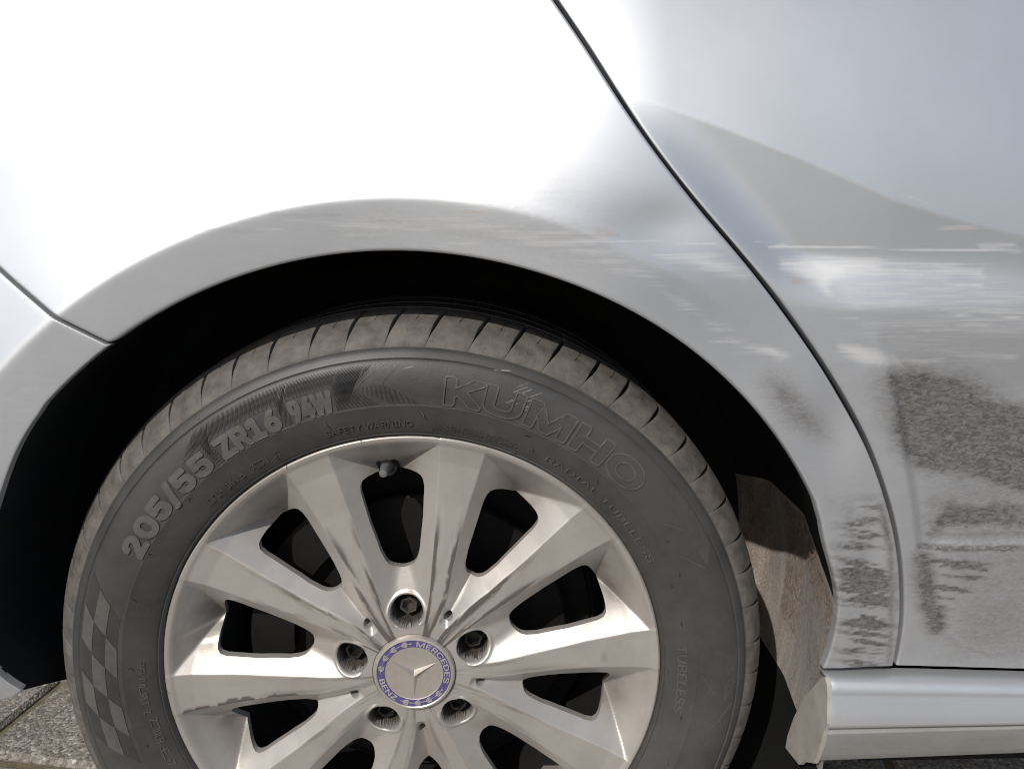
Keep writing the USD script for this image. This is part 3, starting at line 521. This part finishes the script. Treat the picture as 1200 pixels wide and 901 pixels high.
# raised writing and ornaments on the sidewall ------------------------------------
def flat_text(text, h, bold=False):
    m = meshkit.text_mesh(text, h, 0.001, bold); t = m.triangles
    t = t[np.all(np.abs(t[:, :, 2]) < 1e-9, axis=1)]
    return unary_union([Polygon(q[:, :2]).buffer(1e-6) for q in t])
def on_tyre(shape, th0, r0, height, ref=None, seg=0.0035, follow=None, straight=False):
    """a flat drawing (x along the tyre clockwise, y outwards) raised on the sidewall"""
    yf = follow or tyre_y; out = []
    for g in getattr(shape, 'geoms', [shape]):
        if g.is_empty or g.area < 1e-9: continue
        g = g.segmentize(seg); m = trimesh.creation.extrude_polygon(g, 1.0, engine='earcut')
        v, f = trimesh.remesh.subdivide_to_size(m.vertices, m.faces, max(seg * 1.6, 1.01) if False else 1.2) if False else (m.vertices, m.faces)
        side = np.ptp(v[f][:, :, 2], axis=1) > 0.5
        # refine the faces in the plane only
        v2, z2 = v[:, :2], v[:, 2]
        mm = trimesh.Trimesh(np.c_[v2, z2 * 1e-4], f, process=False)
        vv, ff = trimesh.remesh.subdivide_to_size(mm.vertices, mm.faces, seg * 2.2, max_iter=8)
        z = vv[:, 2] * 1e4; r = r0 + vv[:, 1]; th = th0 - vv[:, 0] / (ref or r0)
        y = yf(r) + 0.0004 - z * (height + 0.0004)
        out.append(trimesh.Trimesh(np.stack([r * np.cos(th), y, r * np.sin(th)], 1), ff, process=False))
    m = trimesh.util.concatenate(out); 
    return m
def fixw(m):
    m.merge_vertices(); m.fix_normals(); return m
from shapely import affinity
def word(text, th_a, th_b, r0, h, height, material, bold=False, outline=None, r_ref=None):
    s = flat_text(text, h, bold); x0, _, x1, _ = s.bounds; r_ref = r_ref or r0 + h / 2
    L = rad(th_a - th_b) * r_ref
    s = affinity.scale(affinity.translate(s, -x0, 0), L / (x1 - x0), 1.0, origin=(0, 0))
    if not outline and h > 0.01: s = s.buffer(0.0011)
    if outline: s = s.buffer(0.0011).buffer(outline * 0.5).difference(s.buffer(0.0011 - outline * 0.5))
    put(WH, 'sidewall_lettering', fixw(on_tyre(s.simplify(0.00008), rad(th_a), r0, height, r_ref)), material)
word('205/55', 151.5, 127.5, 0.2482, 0.0160, 0.0009, 'size_rubber', True)
word('ZR16', 125.0, 112.6, 0.2482, 0.0160, 0.0009, 'size_rubber', True)
word('94W', 110.2, 102.6, 0.2482, 0.0160, 0.0009, 'size_rubber', True)
word('KUMHO', 82.2, 43.8, 0.2500, 0.0200, 0.0003, 'name_rubber', True)
word('KUMHO', 82.6, 43.4, 0.2500, 0.0200, 0.0010, 'lettering_rubber', True, outline=0.0014)
word('RADIAL TUBELESS', 60.5, 28.0, 0.2275, 0.0052, 0.0011, 'lettering_rubber')
word('SAFETY WARNING', 106.0, 88.5, 0.2275, 0.0048, 0.0011, 'lettering_rubber')
word('TUBELESS', 7.5, -8.5, 0.2300, 0.0075, 0.0005, 'lettering_rubber')
def faint(th_a, th_b, r0, h, height, seed):
    """worn small print that cannot be read in the photograph: rows of short raised strokes"""
    rr = np.random.default_rng(seed); x, out, L = 0.0, [], rad(th_a - th_b) * (r0 + h / 2); t = h * 0.075
    while x < L:
        w = h * rr.uniform(0.45, 0.65)
        if rr.random() > 0.16:
            for k in range(rr.integers(2, 4)):
                q = [[(x, 0), (x, h)], [(x + w, 0), (x + w, h)], [(x, h), (x + w, h)], [(x, 0), (x + w, 0)], [(x, 0), (x + w, h)], [(x, h / 2), (x + w, h / 2)]][rr.integers(0, 6)]
                out.append(LineString(q).buffer(t, cap_style='square'))
        x += w + h * 0.3
    tag(put(WH, 'sidewall_small_print', fixw(on_tyre(unary_union(out), rad(th_a), r0, height, r0 + h / 2)), 'lettering_rubber'), kind='stuff')
for k in range(3): faint(84.6, 67.0, 0.2290 - 0.0024 * k, 0.0017, 0.0005, 60 + k)
faint(135.0, 116.5, 0.2275, 0.0045, 0.0008, 70); faint(187.0, 175.5, 0.2290, 0.0045, 0.0007, 71); faint(203.0, 188.5, 0.2260, 0.0050, 0.0007, 72)
def quad_on(pts, height, material, name='sidewall_tile'):
    """a raised patch with corners (theta degrees, r)"""
    q = Polygon([(rad(-t) * 0.26, r - 0.26) for t, r in pts]).buffer(-0.0001)
    put(WH, name, fixw(on_tyre(q, 0.0, 0.26, height, 0.26, seg=0.003)), material)
# chequered flag
cols = [0.2795, 0.2695, 0.2585, 0.2490]; n0 = 157.5; dth = 6.4
for i in range(5):
    for j in range(3):
        t0 = n0 + i * dth + j * 2.6; t1 = t0 + dth; sk_ = 2.6
        quad_on([(t0, cols[j]), (t0 + sk_, cols[j + 1]), (t1 + sk_, cols[j + 1]), (t1, cols[j])], 0.0005 if (i + j) % 2 else 0.00015, 'tile_rubber' if (i + j) % 2 else 'dark_tile_rubber')
# fine-ribbed flashes either side of the maker's name
def ribs(region, ang, pitch_, w):
    x0, y0, x1, y1 = region.bounds; c = region.centroid; L = max(x1 - x0, y1 - y0) * 1.5; lines = []
    for d in np.arange(-L / 2, L / 2, pitch_):
        lines.append(affinity.rotate(LineString([(c.x - L, c.y + d), (c.x + L, c.y + d)]), ang, origin=c).buffer(w / 2, cap_style='flat'))
    return unary_union(lines).intersection(region)
def rib_patch(pts, ang, pitch_=0.0010, w=0.0005, height=0.0005, minus=None):
    q = Polygon([(rad(-t) * 0.26, r - 0.26) for t, r in pts])
    if minus is not None: q = q.difference(minus)
    m = on_tyre(ribs(q, ang, pitch_, w), 0.0, 0.26, height, 0.26, seg=0.006); tag(put(WH, 'sidewall_ribs', fixw(m), 'lettering_rubber'), kind='stuff')
letters = unary_union([])
rib_patch([(127, 0.2800), (100.5, 0.2800), (94.2, 0.2800), (98.5, 0.2625), (94.5, 0.2475), (128, 0.2475), (133, 0.262)], 62, minus=unary_union([affinity.translate(Polygon([(rad(-a_) * 0.26, -0.0128), (rad(-a_) * 0.26, 0.0062), (rad(-b_) * 0.26, 0.0062), (rad(-b_) * 0.26, -0.0128)]), 0, 0) for a_, b_ in ((125.4, 112.2), (110.6, 102.2), (152, 127.2))]))
rib_patch([(98.5, 0.2625), (93.4, 0.2635), (87.0, 0.2478), (92.2, 0.2478)], 80)
for c_ in ((35.4, 0.2735), (27.3, 0.2735), (-1.0, 0.2735)):
    rib_patch([(c_[0] + 4.2, c_[1] + 0.004), (c_[0] - 0.6, c_[1] + 0.0065), (c_[0] - 4.2, c_[1] - 0.003), (c_[0] + 1.0, c_[1] - 0.0065)], 20)
for t0, ra, rb, t1 in ((92.8, 0.2800, 0.2635, 98.0), (90.6, 0.2800, 0.2640, 93.6), (-5, 0.279, 0.262, -11), (-12, 0.280, 0.266, -7), (-14, 0.264, 0.250, -9), (-19, 0.275, 0.262, -24), (31.5, 0.266, 0.252, 35.5), (23, 0.268, 0.254, 27), (-3, 0.262, 0.249, 1)):
    s = LineString([(rad(-t0) * 0.26, ra - 0.26), (rad(-t1) * 0.26, rb - 0.26)]).buffer(0.00035); put(WH, 'sidewall_line', fixw(on_tyre(s, 0.0, 0.26, 0.0004, 0.26)), 'lettering_rubber')
# pale rub marks across the sidewall
rs = np.random.default_rng(8); marks_ = []
for k in range(16):
    t = 69.5 + rs.normal() * 1.0; r0 = 0.268 + rs.normal() * 0.004; L = rs.uniform(0.003, 0.008)
    x0 = rad(-t) * 0.26; marks_.append(LineString([(x0 - L * 0.6, r0 - 0.26 - L * 0.5), (x0 + L * 0.6, r0 - 0.26 + L * 0.5)]).buffer(rs.uniform(0.0002, 0.0005)))
for t, r0 in ((89.0, 0.2765), (73.5, 0.2845), (74.6, 0.2835)):
    x0 = rad(-t) * 0.26; marks_.append(LineString([(x0 - 0.003, r0 - 0.261), (x0 + 0.003, r0 - 0.2595)]).buffer(0.0005))
put(WH, 'rub_mark', fixw(on_tyre(unary_union(marks_), 0.0, 0.26, 0.00025, 0.26)), 'rub_grey').SetCustomDataByKey('kind', 'stuff')
# rubber vent whiskers
for t, r in ((127.2, 0.232), (117.0, 0.226), (105.2, 0.241), (100.3, 0.2195), (144.5, 0.2195), (135.6, 0.243), (150.0, 0.243), (160.5, 0.243), (86.5, 0.240), (84.4, 0.2195), (66.5, 0.240), (66.6, 0.2195), (63.5, 0.231), (41.5, 0.2195), (31.2, 0.2485), (22.5, 0.236), (24.0, 0.2475), (13.0, 0.2365), (1.0, 0.221), (-9.0, 0.238), (176.0, 0.238), (182.5, 0.2195), (194.0, 0.238), (50.0, 0.24), (-20, 0.237)):
    rr = np.random.default_rng(int(t * 10) + 4000); a = rad(t); p = np.array([r * math.cos(a), tyre_y(r), r * math.sin(a)])
    d = np.array([rr.normal() * 0.5, -1.0, rr.normal() * 0.5]); d /= np.linalg.norm(d)
    c = trimesh.creation.cylinder(0.00042, segment=[p + [0, 0.0005, 0], p + d * rr.uniform(0.003, 0.0055)], sections=7)
    put(WH, 'vent_whisker', c, 'tyre_rubber', smooth=50)

# alloy rim -------------------------------------------------------------------
C0, NS = 77.3, 10                              # middle of the first spoke, degrees; 36 degrees between spokes
def half_b(r): return np.interp(r, [0.0925, 0.0926, 0.0935, 0.0955, 0.0985, 0.103, 0.112, 0.14, 0.168, 0.1735, 0.1765, 0.1778, 0.1784, 0.17841], [0, 1.2, 3.2, 5.2, 6.7, 7.8, 8.7, 9.4, 9.3, 8.9, 8.1, 6.8, 4.6, 0])
def half_h(r): return np.interp(r, [0.0985, 0.0986, 0.0995, 0.1015, 0.1045, 0.109, 0.12, 0.14, 0.165, 0.172, 0.1755, 0.1772, 0.178, 0.17801], [0, 0.9, 2.3, 3.7, 4.9, 5.8, 7.0, 7.9, 8.7, 8.5, 7.8, 6.6, 4.4, 0])
def ridge_a(r): return np.interp(r, [0.045, 0.072, 0.10, 0.152, 0.209, 0.22], [0.3, 1.0, 2.6, 4.4, 5.3, 5.4])
def ridge_b(r): return np.interp(r, [0.045, 0.069, 0.10, 0.13, 0.158, 0.209, 0.22], [-14.0, -11.2, -7.2, -5.6, -5.2, -5.0, -5.0])
def face_y(r): return np.interp(r, [0.03, 0.05, 0.08, 0.12, 0.16, 0.195, 0.209, 0.2125, 0.2150, 0.2165, 0.2172], [0.0035, 0.0035, 0.0040, 0.0058, 0.0062, 0.0048, 0.0022, 0.0008, 0.0004, 0.0016, 0.0055])
def dish_y(r): return np.interp(r, [0.03, 0.176, 0.178, 0.185, 0.195, 0.204, 0.2095, 0.2117, 0.2130, 0.2150, 0.2165, 0.2172], [0.060, 0.046, 0.043, 0.0345, 0.0225, 0.0112, 0.0036, 0.0014, 0.0008, 0.0004, 0.0016, 0.0055])
def soft(t, k): return np.where(t / k > 30, t, k * np.log1p(np.exp(np.clip(t / k, -40, 40))))
def smin(a, b, k): h = np.clip(0.5 + 0.5 * (b - a) / k, 0, 1); return b * (1 - h) + a * h - k * h * (1 - h)
def front(r, ph, bolt_side_centre, hole_side_centre):
    fy = face_y(r); ta = r * rad(ph - ridge_a(r)); tb = r * rad(ridge_b(r) - ph)
    t = soft(ta, 0.00035) * np.interp(r, [0.06, 0.12, 0.2], [0.75, 0.80, 0.95]) + soft(tb, 0.00035) * np.interp(r, [0.06, 0.10, 0.2], [1.3, 0.85, 0.95])
    capd = np.where(ta > tb, np.interp(r, [0.046, 0.056, 0.075, 0.095, 0.12], [0.0, 0.006, 0.0095, 0.016, 0.05]), np.interp(r, [0.050, 0.056, 0.075, 0.10, 0.12], [0.0, 0.006, 0.010, 0.018, 0.05]))
    t = smin(t, capd, 0.003)
    y = fy + np.maximum(t, 0)
    y = smin(y, np.maximum(dish_y(r), fy), 0.0018) if True else y
    # bolt pocket, small drain hole
    q = rad(ph - bolt_side_centre); d = np.sqrt(np.maximum(r * r + 0.056 ** 2 - 2 * r * 0.056 * np.cos(q), 0))
    pk = sstep(0.0142, 0.0130, d)
    coll = np.exp(-((d - 0.0160) / 0.0016) ** 2) * 0.0016
    y = y - coll * sstep(0.045, 0.05, r) * (1 - pk); y = np.maximum(y, y * (1 - pk) + pk * (fy + 0.040))
    q = rad(ph - hole_side_centre); d2 = np.sqrt(np.maximum(r * r + 0.0595 ** 2 - 2 * r * 0.0595 * np.cos(q), 0))
    y = y + 0.016 * sstep(0.0041, 0.0031, d2)
    return y
rows = np.unique(np.r_[0.030, 0.034, 0.0365, 0.038, np.arange(0.040, 0.0755, 0.00055), np.arange(0.076, 0.0925, 0.0013), np.arange(0.0926, 0.0998, 0.0004), [0.0985, 0.0986, 0.0925], np.arange(0.0998, 0.112, 0.0009), np.arange(0.113, 0.172, 0.0022), np.arange(0.172, 0.1765, 0.0007), [0.1765, 0.1772, 0.1775, 0.1778, 0.178, 0.17801, 0.1784, 0.17841], np.arange(0.179, 0.2095, 0.0014), [0.2095, 0.2105, 0.2112, 0.212, 0.2128, 0.2136, 0.2145, 0.215, 0.2158, 0.2165, 0.2170, 0.2172]])
VV, FF, LB = [], [], []
for k in range(NS):
    mir = 1.0 if k % 2 == 0 else -1.0           # every second spoke is the mirror image, so that they meet in pairs at the drain holes
    cen = C0 + 36 * k
    grid = []
    for r in rows:
        eb, eh = 18 - half_b(r), -(18 - half_h(r)); A, B = ridge_a(r), ridge_b(r); m = math.degrees(0.0009 / r)
        B_ = max(B, eh + 2.2 * m); A_ = min(A, eb - 2.2 * m)
        ph = np.r_[np.linspace(eh, B_ - m, 22), B_ - m / 2, B_, B_ + m / 2, np.linspace(B_ + m, A_ - m, 12), A_ - m / 2, A_, A_ + m / 2, np.linspace(A_ + m, eb, 40)]
        y = front(np.full_like(ph, r), ph, 18.0, -18.0)
        th = rad(cen + mir * ph); grid.append(np.stack([r * np.cos(th), y, r * np.sin(th)], 1))
    G = np.array(grid); nr, nc = G.shape[:2]; i, j = np.meshgrid(np.arange(nr - 1), np.arange(nc - 1), indexing='ij'); a = i * nc + j
    f = np.concatenate([np.stack([a, a + 1, a + nc], -1).reshape(-1, 3), np.stack([a + 1, a + nc + 1, a + nc], -1).reshape(-1, 3)])
    if mir > 0: f = f[:, ::-1]
    FF.append(f[:, ::-1] + sum(len(x) for x in VV)); VV.append(G.reshape(-1, 3)); LB.append(np.full(len(f), k))
fm = trimesh.Trimesh(np.vstack(VV), np.vstack(FF), process=False); lab = np.concatenate(LB)
fm.merge_vertices(digits_vertex=6)
ok = fm.area_faces > 1e-13; fm.update_faces(ok); lab = lab[ok]
# the windows' walls run back through the casting
e = fm.edges; es = np.sort(e, axis=1); u, inv, c = np.unique(es, axis=0, return_inverse=True, return_counts=True)
be = e[c[inv.ravel()] == 1]; ef = fm.edges_face[c[inv.ravel()] == 1]
rb = np.hypot(fm.vertices[be][:, :, 0], fm.vertices[be][:, :, 2]).mean(1); keep = (rb > 0.08) & (rb < 0.20); be, ef = be[keep], ef[keep]
ids = np.unique(be); mp = -np.ones(len(fm.vertices), int); mp[ids] = np.arange(len(ids))
rings = [fm.vertices[ids]]; fv = fm.vertices[ids]
for dy in (0.0010, 0.0035, 0.0070): rings.append(np.c_[fv[:, 0], np.maximum(fv[:, 1] + dy, fv[:, 1] + dy), fv[:, 2]])
nv0 = len(fm.vertices); allv = np.vstack([fm.vertices] + rings[1:]); wf, wl = [], []
def vid(level, i): return i if level == 0 else nv0 + (level - 1) * len(ids) + mp[i]
for (a, b), fc in zip(be, ef):
    for L in range(3):
        wf += [(b, a, 0)] and [(vid(L, b), vid(L, a), vid(L + 1, a)), (vid(L, b), vid(L + 1, a), vid(L + 1, b))]; wl += [lab[fc]] * 2
allf = np.vstack([fm.faces, np.array(wf)]); lab = np.r_[lab, wl]
rv_, rf_, rn_ = None, None, None
def split_normals(v, f, ang):
    m = trimesh.Trimesh(v, f, process=False); fn = m.face_normals.copy(); fa = m.area_faces
    # per-corner normals: average of neighbouring faces within the angle
    order = np.argsort(f.ravel(), kind='stable'); vert = f.ravel()[order]; face = np.repeat(np.arange(len(f)), 3)[order]
    s = np.r_[0, np.nonzero(np.diff(vert))[0] + 1, len(vert)]; out = np.zeros((len(f) * 3, 3)); cosA = math.cos(math.radians(ang))
    for a, b in zip(s[:-1], s[1:]):
        F = face[a:b]; N = fn[F]; W = (N @ N.T > cosA) * fa[F][None, :]; n = W @ N; n /= np.linalg.norm(n, axis=1, keepdims=True) + 1e-20; out[order[a:b]] = n
    return out.reshape(-1, 3, 3)
CN = split_normals(allv, allf, 40)
cent = allv[allf].mean(1); rc = np.hypot(cent[:, 0], cent[:, 2])
def marks_rim(v, n):
    x, y, z = v.T; r = np.hypot(x, z); th = np.degrees(np.arctan2(z, x)); th = np.where(th < -100, th + 360, th)
    deep = sstep(0.006, 0.030, y - 0.004)
    steep = 1 - np.clip(-n[:, 1], 0, 1)
    nz = streak(x, z, 45, 45, 3)
    d = 0.10 + 0.42 * deep * (0.5 + 0.9 * nz) + 0.30 * sstep(0.15, 0.6, steep) * (nz - 0.1)
    k = np.round((th - C0) / 36); ph = (th - C0 - 36 * k); mir = np.where(k.astype(int) % 2 == 0, 1.0, -1.0); phl = ph * mir; k = k.astype(int) % 10
    tb = np.radians(phl - ridge_b(r)) * r; ta = np.radians(ridge_a(r) - phl) * r                  # metres in from the two ridges
    rad_n = meshkit.fbm(np.stack([th * 0.45, r * 26, np.zeros_like(r)], -1), 4, 9); edge_n = meshkit.fbm(np.stack([r * 120, th * 0.03, np.zeros_like(r)], -1), 4, 12)
    g = np.zeros_like(r)
    # brake dust worked into the throat of each spoke, and kerb grazes
    on = (ta > -0.001) & (tb > -0.001)
    thr = sstep(0.182, 0.11, r) * sstep(0.25, 0.5, rad_n); lines_ = np.exp(-((ta - 0.0016) / 0.0022) ** 2) + np.exp(-((tb - 0.0024) / 0.0034) ** 2)
    inz = sstep(-0.0012, 0.0004, ta) * sstep(-0.0012, 0.0004, tb)
    heavy = np.where(np.isin(k, [0, 9]), 0.95, np.where(np.isin(k, [1, 2]), 0.85, 0.5))
    d = np.maximum(d, inz * thr * heavy * (0.55 * rad_n + np.clip(lines_, 0, 1) * (0.35 + 0.8 * rad_n)))
    below = np.radians(th - 185.3) * r; lim = np.radians(np.where(phl > 0, ridge_a(r), -ridge_b(r))) * r
    wob = 0.0060 * np.clip(edge_n * 1.9 - 0.55, 0, 1) * sstep(0.212, 0.195, r) * sstep(0.095, 0.14, r) + 0.0004
    d = np.where(k == 3, np.maximum(d, 0.98 * sstep(lim - wob - 0.0006, lim - wob + 0.0004, below) * sstep(lim + 0.0012, lim + 0.0002, below) * sstep(0.0005, 0.0012, wob)), d)
    up10 = np.radians(th - 149.3) * r; lim10 = -np.radians(np.where(phl < 0, -ridge_b(r), ridge_a(r))) * r
    d = np.where(k == 2, np.maximum(d, 0.75 * np.exp(-((up10 - lim10 - 0.0018 - 0.001 * edge_n) / 0.0013) ** 2) * sstep(0.209, 0.20, r) * sstep(0.12, 0.15, r)), d)
    for kk_ in range(5):                                                                             # shade inside the bolt pockets, painted as dark marks
        aa = np.radians(C0 + 18 + 72 * kk_); d = np.maximum(d, 0.97 * sstep(0.0139, 0.0128, np.hypot(x - 0.056 * np.cos(aa), z - 0.056 * np.sin(aa))) * sstep(0.0055, 0.011, y))
    nick = np.exp(-((r - 0.168) / 0.0035) ** 4 - ((np.radians(th - 5.3) * r + 0.005) / 0.007) ** 4) * (k == 8)
    d = np.maximum(d, 0.5 * nick)
    g = 0.08 * sstep(0.5, 0.7, streak(x, z, 60, 60, 14))
    wipe = np.zeros_like(r)
    for (cx_, cz_, w_, h_) in ((-0.186, 0.034, 0.022, 0.0022), (-0.180, 0.021, 0.014, 0.0018), (-0.165, -0.055, 0.02, 0.003)):
        wipe = np.maximum(wipe, np.exp(-(((x - cx_) / w_) ** 4 + ((z - cz_ - 0.12 * (x - cx_)) / h_) ** 2)))
    d = d * (1 - 0.75 * wipe * (y > 0.006)); g = np.maximum(g, 0.4 * wipe * (y > 0.006))
    return np.clip(np.stack([d, g, 0 * d], 1), 0, 1)
def rim_part(name, sel, material='alloy_paint'):
    f = allf[sel]; v = allv[f].reshape(-1, 3); n = CN[sel].reshape(-1, 3)
    key = np.round(np.c_[v * 1e6, n * 50]).astype(np.int64); _, first, inv = np.unique(key, axis=0, return_index=True, return_inverse=True)
    vv, nn = v[first], n[first]
    return put(WH, name, (vv, inv.reshape(-1, 3)), material, normals=nn, marks=lambda q: marks_rim(q, nn))
rim_part('rim', rc >= 0.1790)
aa_ = np.radians(C0 + 18 + 72 * np.round((np.degrees(np.arctan2(cent[:, 2], cent[:, 0])) - C0 - 18) / 72)); pocket = (np.hypot(cent[:, 0] - 0.056 * np.cos(aa_), cent[:, 2] - 0.056 * np.sin(aa_)) < 0.0139)
rim_part('hub', (rc < 0.078) & ~pocket)
for k in range(5):
    rim_part('bolt_recess', pocket & (np.abs(np.exp(1j * aa_) - np.exp(1j * np.radians(95.3 + 72 * k))) < 0.1), 'recess_shade')
for k in range(NS):
    p = rim_part('spoke', (rc >= 0.078) & (rc < 0.1790) & (lab == k))
    if k == 3: tag(p, label='spoke with its lower edge scraped on kerbs')
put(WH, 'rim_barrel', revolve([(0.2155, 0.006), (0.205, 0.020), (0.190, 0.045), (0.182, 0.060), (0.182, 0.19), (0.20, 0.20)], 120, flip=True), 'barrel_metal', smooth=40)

# bolts, valve, brake --------------------------------------------------------------
def hexa(r, y0, y1, th=0.0):
    m = trimesh.creation.cylinder(r, y1 - y0, sections=6); m.apply_transform(trimesh.transformations.rotation_matrix(math.pi / 2, [1, 0, 0])); m.apply_translation([0, (y0 + y1) / 2, 0]); return turn(m, th)
def revo(prof, n=28): 
    v, f = revolve(prof, n); return trimesh.Trimesh(v, f, process=False)
for k in range(5):
    a = rad(95.3 + 72 * k); c = np.array([0.056 * math.cos(a), 0, 0.056 * math.sin(a)])
    b = trimesh.util.concatenate([revo([(0.0001, 0.0315), (0.0118, 0.0315), (0.0118, 0.0352)], 28)]); b.apply_translation(c)
    bp = put(WH, 'wheel_bolt', b, 'bolt_black', smooth=40)
    tube = []
    t0 = 0.35 + k * 0.5
    for i in range(6):
        a0, a1 = t0 + i * math.pi / 3, t0 + (i + 1) * math.pi / 3
        R = [(0.0060, 0.0120), (0.0062, 0.0096), (0.0082, 0.0096), (0.0088, 0.0108), (0.0088, 0.0225)]
        q = [[(r_ * math.cos(aa), y_, r_ * math.sin(aa)) for r_, y_ in [(0.0060, 0.0165)] + R] for aa in (a0, a1)]
        k_ = len(q[0]); v = np.array(q[0] + q[1]); f = []
        for j in range(k_ - 1): f += [(j, j + 1, k_ + j + 1), (j, k_ + j + 1, k_ + j)]
        tube.append(trimesh.Trimesh(v, np.array(f)[:, :], process=False))
    tube.append(revo([(0.0001, 0.0160), (0.0062, 0.0160)], 12))
    h = trimesh.util.concatenate(tube); h.apply_translation(c + [0, 0.009, 0]); put(WH, 'bolt_head', h, 'bolt_steel' if k == 0 else 'bolt_black')
va = rad(96.9); vc = np.array([0.182 * math.cos(va), 0, 0.182 * math.sin(va)])
vm = revo([(0.0001, 0.010), (0.0030, 0.0105), (0.0038, 0.0125), (0.0038, 0.020), (0.0044, 0.022), (0.0046, 0.030), (0.0060, 0.033), (0.0064, 0.045)], 20); vm.apply_translation(vc); put(WH, 'tyre_valve', vm, 'valve_grey', smooth=40)
gr = revo([(0.0060, 0.0325), (0.0092, 0.0315), (0.0100, 0.034), (0.0100, 0.05)], 24); gr.apply_translation(vc); put(WH, 'valve_grommet', gr, 'bolt_black', smooth=40)
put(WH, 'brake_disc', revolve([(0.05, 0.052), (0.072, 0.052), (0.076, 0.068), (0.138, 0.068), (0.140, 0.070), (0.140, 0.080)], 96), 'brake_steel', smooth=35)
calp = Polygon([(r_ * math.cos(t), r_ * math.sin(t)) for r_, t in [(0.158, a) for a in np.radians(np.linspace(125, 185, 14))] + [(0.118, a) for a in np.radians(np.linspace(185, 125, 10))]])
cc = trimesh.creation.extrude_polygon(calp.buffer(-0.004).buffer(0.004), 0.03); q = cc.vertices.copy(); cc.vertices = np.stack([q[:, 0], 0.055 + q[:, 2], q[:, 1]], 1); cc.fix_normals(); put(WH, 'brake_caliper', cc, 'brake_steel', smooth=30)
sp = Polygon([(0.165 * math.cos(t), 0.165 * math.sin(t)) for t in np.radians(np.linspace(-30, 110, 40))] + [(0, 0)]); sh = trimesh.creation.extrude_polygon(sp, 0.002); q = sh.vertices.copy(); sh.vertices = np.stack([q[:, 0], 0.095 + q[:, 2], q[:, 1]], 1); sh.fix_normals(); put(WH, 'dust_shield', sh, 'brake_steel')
put(WH, 'axle_plate', revolve([(0.0001, 0.10), (0.17, 0.10), (0.18, 0.12)], 60), 'black_plastic')

# centre cap -----------------------------------------------------------------------
CY = -0.0005
put(WH, 'centre_cap', revolve([(0.0001, CY + 0.0018), (0.0246, CY + 0.0018), (0.0256, CY + 0.0012), (0.0258, CY + 0.0022), (0.0320, CY + 0.0022), (0.0323, CY + 0.0006), (0.0330, CY), (0.0348, CY + 0.0004), (0.0358, CY + 0.0020), (0.0359, CY + 0.006)], 96), 'cap_silver', smooth=35)
put(WH, 'cap_ring', revolve([(0.0257, CY + 0.0026), (0.0258, CY + 0.0012), (0.0320, CY + 0.0012), (0.0321, CY + 0.0026)], 96), 'cap_blue', smooth=30)
put(WH, 'cap_joint', revolve([(0.0357, CY + 0.0045), (0.0368, CY + 0.0036)], 96), 'bolt_black')
star = []
ST = 16.0                                       # the emblem has stopped a little off upright
for k in range(3):
    a = rad(90 + 120 * k + 58); t = np.array([0.0225 * math.cos(a), CY + 0.0015, 0.0225 * math.sin(a)])
    s = [np.array([0.0033 * math.cos(a + q), CY + 0.0020, 0.0033 * math.sin(a + q)]) for q in (-math.pi / 3, math.pi / 3)]; c = np.array([0, CY - 0.0032, 0])
    star.append(trimesh.Trimesh([c, t, s[0], s[1]], [(0, 2, 1), (0, 1, 3)], process=False))
star = trimesh.util.concatenate(star); star.fix_normals()
put(WH, 'star_emblem', star, 'cap_star')
capy = lambda r: np.full_like(np.asarray(r, float), CY + 0.0012)
def cap_word(text, th_a, th_b, r0, h):
    s = flat_text(text, h, False); x0, _, x1, _ = s.bounds; R = r0 + h / 2
    s = affinity.scale(affinity.translate(s, -x0, 0), rad(th_a - th_b) * R / (x1 - x0), 1.0, origin=(0, 0)).buffer(0.00006)
    put(WH, 'cap_lettering', fixw(on_tyre(s.simplify(0.00003), rad(th_a), r0, 0.0005, R, seg=0.0015, follow=capy)), 'cap_letter')
cap_word('MERCEDES', 84.0, -19.0, 0.0266, 0.0046)
cap_word('BENZ', 190.0 + 0.0, 190.0 - 0.0 - 1.0, 0.0266, 0.0046) if False else None
def wreath(th_a, th_b, n, sgn):
    out = []
    R = 0.0289
    for i in range(n):
        x = -rad(th_a) * 0 + (i + 0.5) / n * rad(th_a - th_b) * R
        for s in (-1, 1):
            base = [(x - 0.0022 * sgn, s * 0.0001), (x - 0.0008 * sgn, s * 0.0016), (x + 0.0016 * sgn, s * 0.0022), (x + 0.0023 * sgn, s * 0.0017)]
            out.append(LineString(base).buffer(0.00034))
            out.append(LineString([(x - 0.0016 * sgn, 0), (x + 0.0002 * sgn, s * 0.0008), (x + 0.0024 * sgn, s * 0.0009)]).buffer(0.0003))
    L = rad(th_a - th_b) * R
    out.append(LineString([(0.0005, 0), (L - 0.0005, 0)]).buffer(0.00020))
    out.append(Point(L + 0.0003 if sgn > 0 else -0.0003, 0).buffer(0.0008).difference(Point(L + 0.0003 if sgn > 0 else -0.0003, 0).buffer(0.0004)))
    put(WH, 'cap_wreath', fixw(on_tyre(unary_union(out), rad(th_a), R, 0.0005, R, seg=0.0015, follow=capy)), 'cap_letter')
wreath(181.0, 95.0, 4, 1)
wreath(-34.0, -117.0, 4, -1)
# BENZ runs the other way round the foot of the ring, its letters standing inwards
s = flat_text('BENZ', 0.0046); x0, _, x1, _ = s.bounds; R = 0.0289
s = affinity.scale(affinity.translate(s, -x0, 0), rad(46) * R / (x1 - x0), 1.0, origin=(0, 0)).buffer(0.00006)
s = affinity.affine_transform(s, [-1, 0, 0, -1, 0, 0.0046])
put(WH, 'cap_lettering', fixw(on_tyre(s.simplify(0.00003), rad(190.0), 0.0266, 0.0005, R, seg=0.0015, follow=capy)), 'cap_letter')
